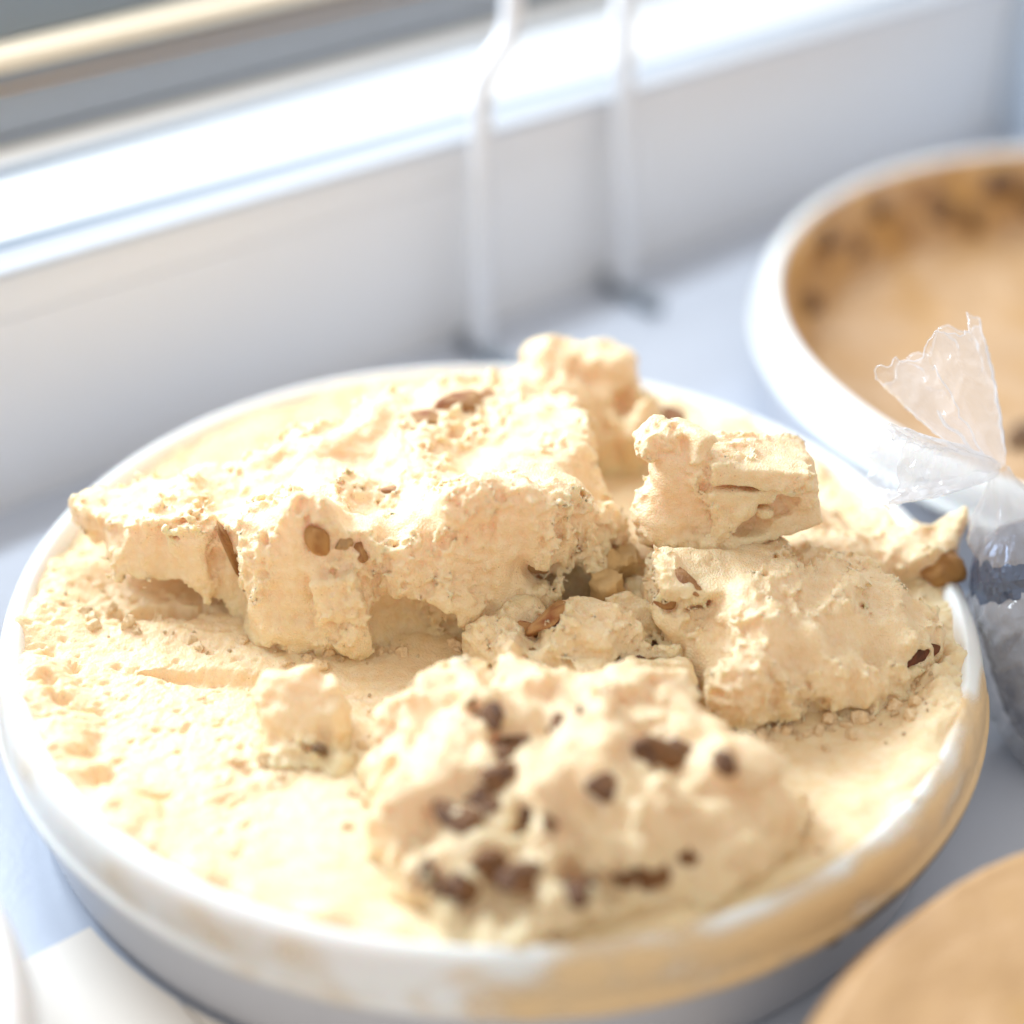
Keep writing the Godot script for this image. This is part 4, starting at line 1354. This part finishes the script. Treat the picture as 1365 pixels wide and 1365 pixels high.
func tan_ice_cream() -> void:
	var o := thing("tan_ice_cream", "smooth tan ice cream in the tub at the lower right corner", "ice cream", TUB3_AT)
	var f := func(x: float, z: float, r: float) -> float:
		return 0.0062 + 0.0010 * n_big.get_noise_2d(x * 0.8 + 2.0, z * 0.8) + 0.0002 * n_mid.get_noise_2d(x, z) - 0.0095 * smoothstep(0.1135, 0.1196, r) + 0.0009 * smoothstep(0.0, 0.004, x * 0.98 + z * 0.15 + 0.052)
	var c := func(x: float, z: float, r: float) -> Color:
		var k := bump(x, z, -0.050, -0.062, 0.022, 0.0035, 0.95 * -1.0) + 0.5 * bump(x, z, -0.062, -0.055, 0.004, 0.004) + 0.25 * clampf(n_mid.get_noise_2d(x, z), 0.0, 1.0)
		return Color(0.54, 0.335, 0.165).lerp(Color(0.46, 0.265, 0.075), clampf(k, 0.0, 1.0) * 0.7)
	obj("ice_cream", disc(0.1190 + 0.0006, 120, 260, f, c), M.tinted, o)


# ---------------------------------------------------------------- wires and the wrapped sweet

func wire_hooks() -> void:
	var labels := ["white wire hook standing against the back wall, the left one", "white wire hook standing against the back wall, the right one"]
	var kink := [0.104, 0.119]
	var feet := [Vector3(-0.0086, FLOOR, -0.2032), Vector3(0.0429, FLOOR, -0.2507)]
	for i in 2:
		var p: Vector3 = feet[i]
		var o := thing("wire_hook", labels[i], "wire hook", p, "white wire hooks at the back wall")
		var r := 0.0037
		var lean := Vector3(-0.0012, 0, 0) if i == 0 else Vector3(-0.0060, 0, 0)
		var up := Vector3.UP
		obj("upright", tube(curve([Vector3(0, 0.004, 0), lean + up * kink[i], lean + WALL_ALONG * 0.0125 + up * (kink[i] + 0.0105), lean + WALL_ALONG * 0.0135 + up * 0.20], 0.008), r), M.wire, o)
		obj("foot", tube(curve([WALL_OUT * -0.0105 + up * 0.0032, WALL_OUT * 0.004 + up * 0.0032, WALL_OUT * 0.0190 + up * 0.0032]), r * 0.8), M.foot_shade, o)  # foot coloured dark in place of the shadow beneath it


func wrapped_sweet() -> void:
	var o := thing("wrapped_sweet", "foil covered sweet twisted in clear cellophane at the right edge", "wrapped sweet", Vector3(0.1585, FLOOR, 0.0050))
	var base := Vector3.ZERO
	var neck := Vector3(0.1290, 0.0350, -0.0215) - o.position
	var axis := (neck - base).normalized()
	var side := axis.cross(Vector3(0, 0, 1)).normalized()
	var front := side.cross(axis)
	# foil body
	for layer in 2:
		var P := PackedVector3Array()
		var nu := 84
		var nv := 60
		for j in nv:
			var v := float(j) / (nv - 1)
			var reach := 0.90 if layer == 0 else 1.0
			var r := lerpf(0.016, 0.0215, smoothstep(0.0, 0.35, v)) * (1.0 - 0.45 * smoothstep(0.50, 0.74, v) - 0.42 * smoothstep(0.80, 1.0, v)) * 1.04 if layer == 1 else 0.0165 * sqrt(maxf(0.0, 1.0 - pow(2.0 * v - 1.0, 4.0)))
			for i in nu:
				var a := TAU * i / nu
				var d := side * cos(a) + front * sin(a)
				var p := base + axis * (neck - base).length() * (0.004 + v * 0.994 * reach if layer == 1 else 0.02 + v * 0.80)
				var q := p + d * 0.02
				var crease := absf(n_big.get_noise_3dv(q * 2.2 + Vector3(layer * 3, 0, 0))) * 0.9 + absf(n_mid.get_noise_3dv(q * 1.5)) * (0.5 if layer == 1 else 0.25)
				var fold := 0.10 * sin(a * 7.0 + 5.0 * n_big.get_noise_3dv(q)) * smoothstep(0.55, 0.95, v) if layer == 1 else 0.0
				P.append(p + d * r * (1.0 + fold - (0.16 if layer == 1 else 0.13) * crease))
		obj("cellophane" if layer == 1 else "foil", grid_mesh(P, nu, nv, PackedColorArray(), true) if layer == 1 else flat_mesh(P, nu, nv), M.film if layer == 1 else M.foil, o)
	# the twist opens into a flared, pleated end, and a looser fold falls to the left
	film_fan(o, neck, Vector3(0.1100, 0.0610, -0.0380) - o.position, Vector3(0.0125, 0.0085, -0.004), 0.0070, 5.0, 21, M.film)
	film_fan(o, neck, Vector3(0.0990, 0.0350, -0.0200) - o.position, Vector3(0.003, 0.0150, 0.010), 0.0100, 6.0, 22, M.hazy_film)


func film_fan(o: Node3D, from: Vector3, to: Vector3, half: Vector3, bulge: float, pleats: float, s: int, m: Material) -> void:
	# a closed flattened cone of film: from the twist it opens to an ellipse with axes «half» and «bulge»
	var nu := 64
	var nv := 36
	var P := PackedVector3Array()
	var along := (to - from).normalized()
	var across := half.normalized()
	across = (across - along * across.dot(along)).normalized()
	var thick := along.cross(across)
	for j in nv:
		var v := float(j) / (nv - 1)
		var open := 0.14 + 0.86 * pow(v, 0.75)
		for i in nu:
			var a := TAU * i / nu
			var p := from.lerp(to, v)
			var ragged := 0.0030 * n_mid.get_noise_2d(cos(a) * 0.01 + s, sin(a) * 0.01)
			var pleat := 1.0 + 0.22 * sin(a * pleats + s + 2.0 * v) * (1.0 - 0.4 * v)
			var q := across * cos(a) * half.length() * open + thick * sin(a) * bulge * open * pleat
			var at := (p + q) * 1.6 + Vector3(s, 0, 0)
			var crease := 1.0 - absf(n_big.get_noise_3dv(at)) * 1.6
			var fine := 1.0 - absf(n_mid.get_noise_3dv(at * 0.7)) * 1.6
			P.append(p + q * (1.0 - 0.12 * crease) + along * ragged * v * 2.0 + (thick * cos(a * 3.0) + across * sin(a * 2.0)) * 0.0022 * (crease + 0.5 * fine) * (0.2 + v))
	var end := obj("twisted_end", flat_mesh(P, nu, nv), m, o)
	# the folded edge, and the pleats that catch the light
	var rim := PackedVector3Array()
	for i in nu + 1:
		rim.append(P[(nv - 1) * nu + i % nu])
	obj("film_edge", tube(rim, 0.00016, 6), M.film_fold, end)
	for k in 5:
		var i := int((k + 0.5 * sin(k * 2.3 + s)) * nu / 5.0 + nu) % nu
		var line := PackedVector3Array()
		for j in range(2 + k % 3 * 3, nv - (k * 5) % 17):
			line.append(P[j * nu + (i + int(2.0 * sin(j * 0.16 + k))) % nu])
		obj("film_fold", tube(line, 0.00020 + 0.00022 * (k % 2), 6), M.film_fold, end)
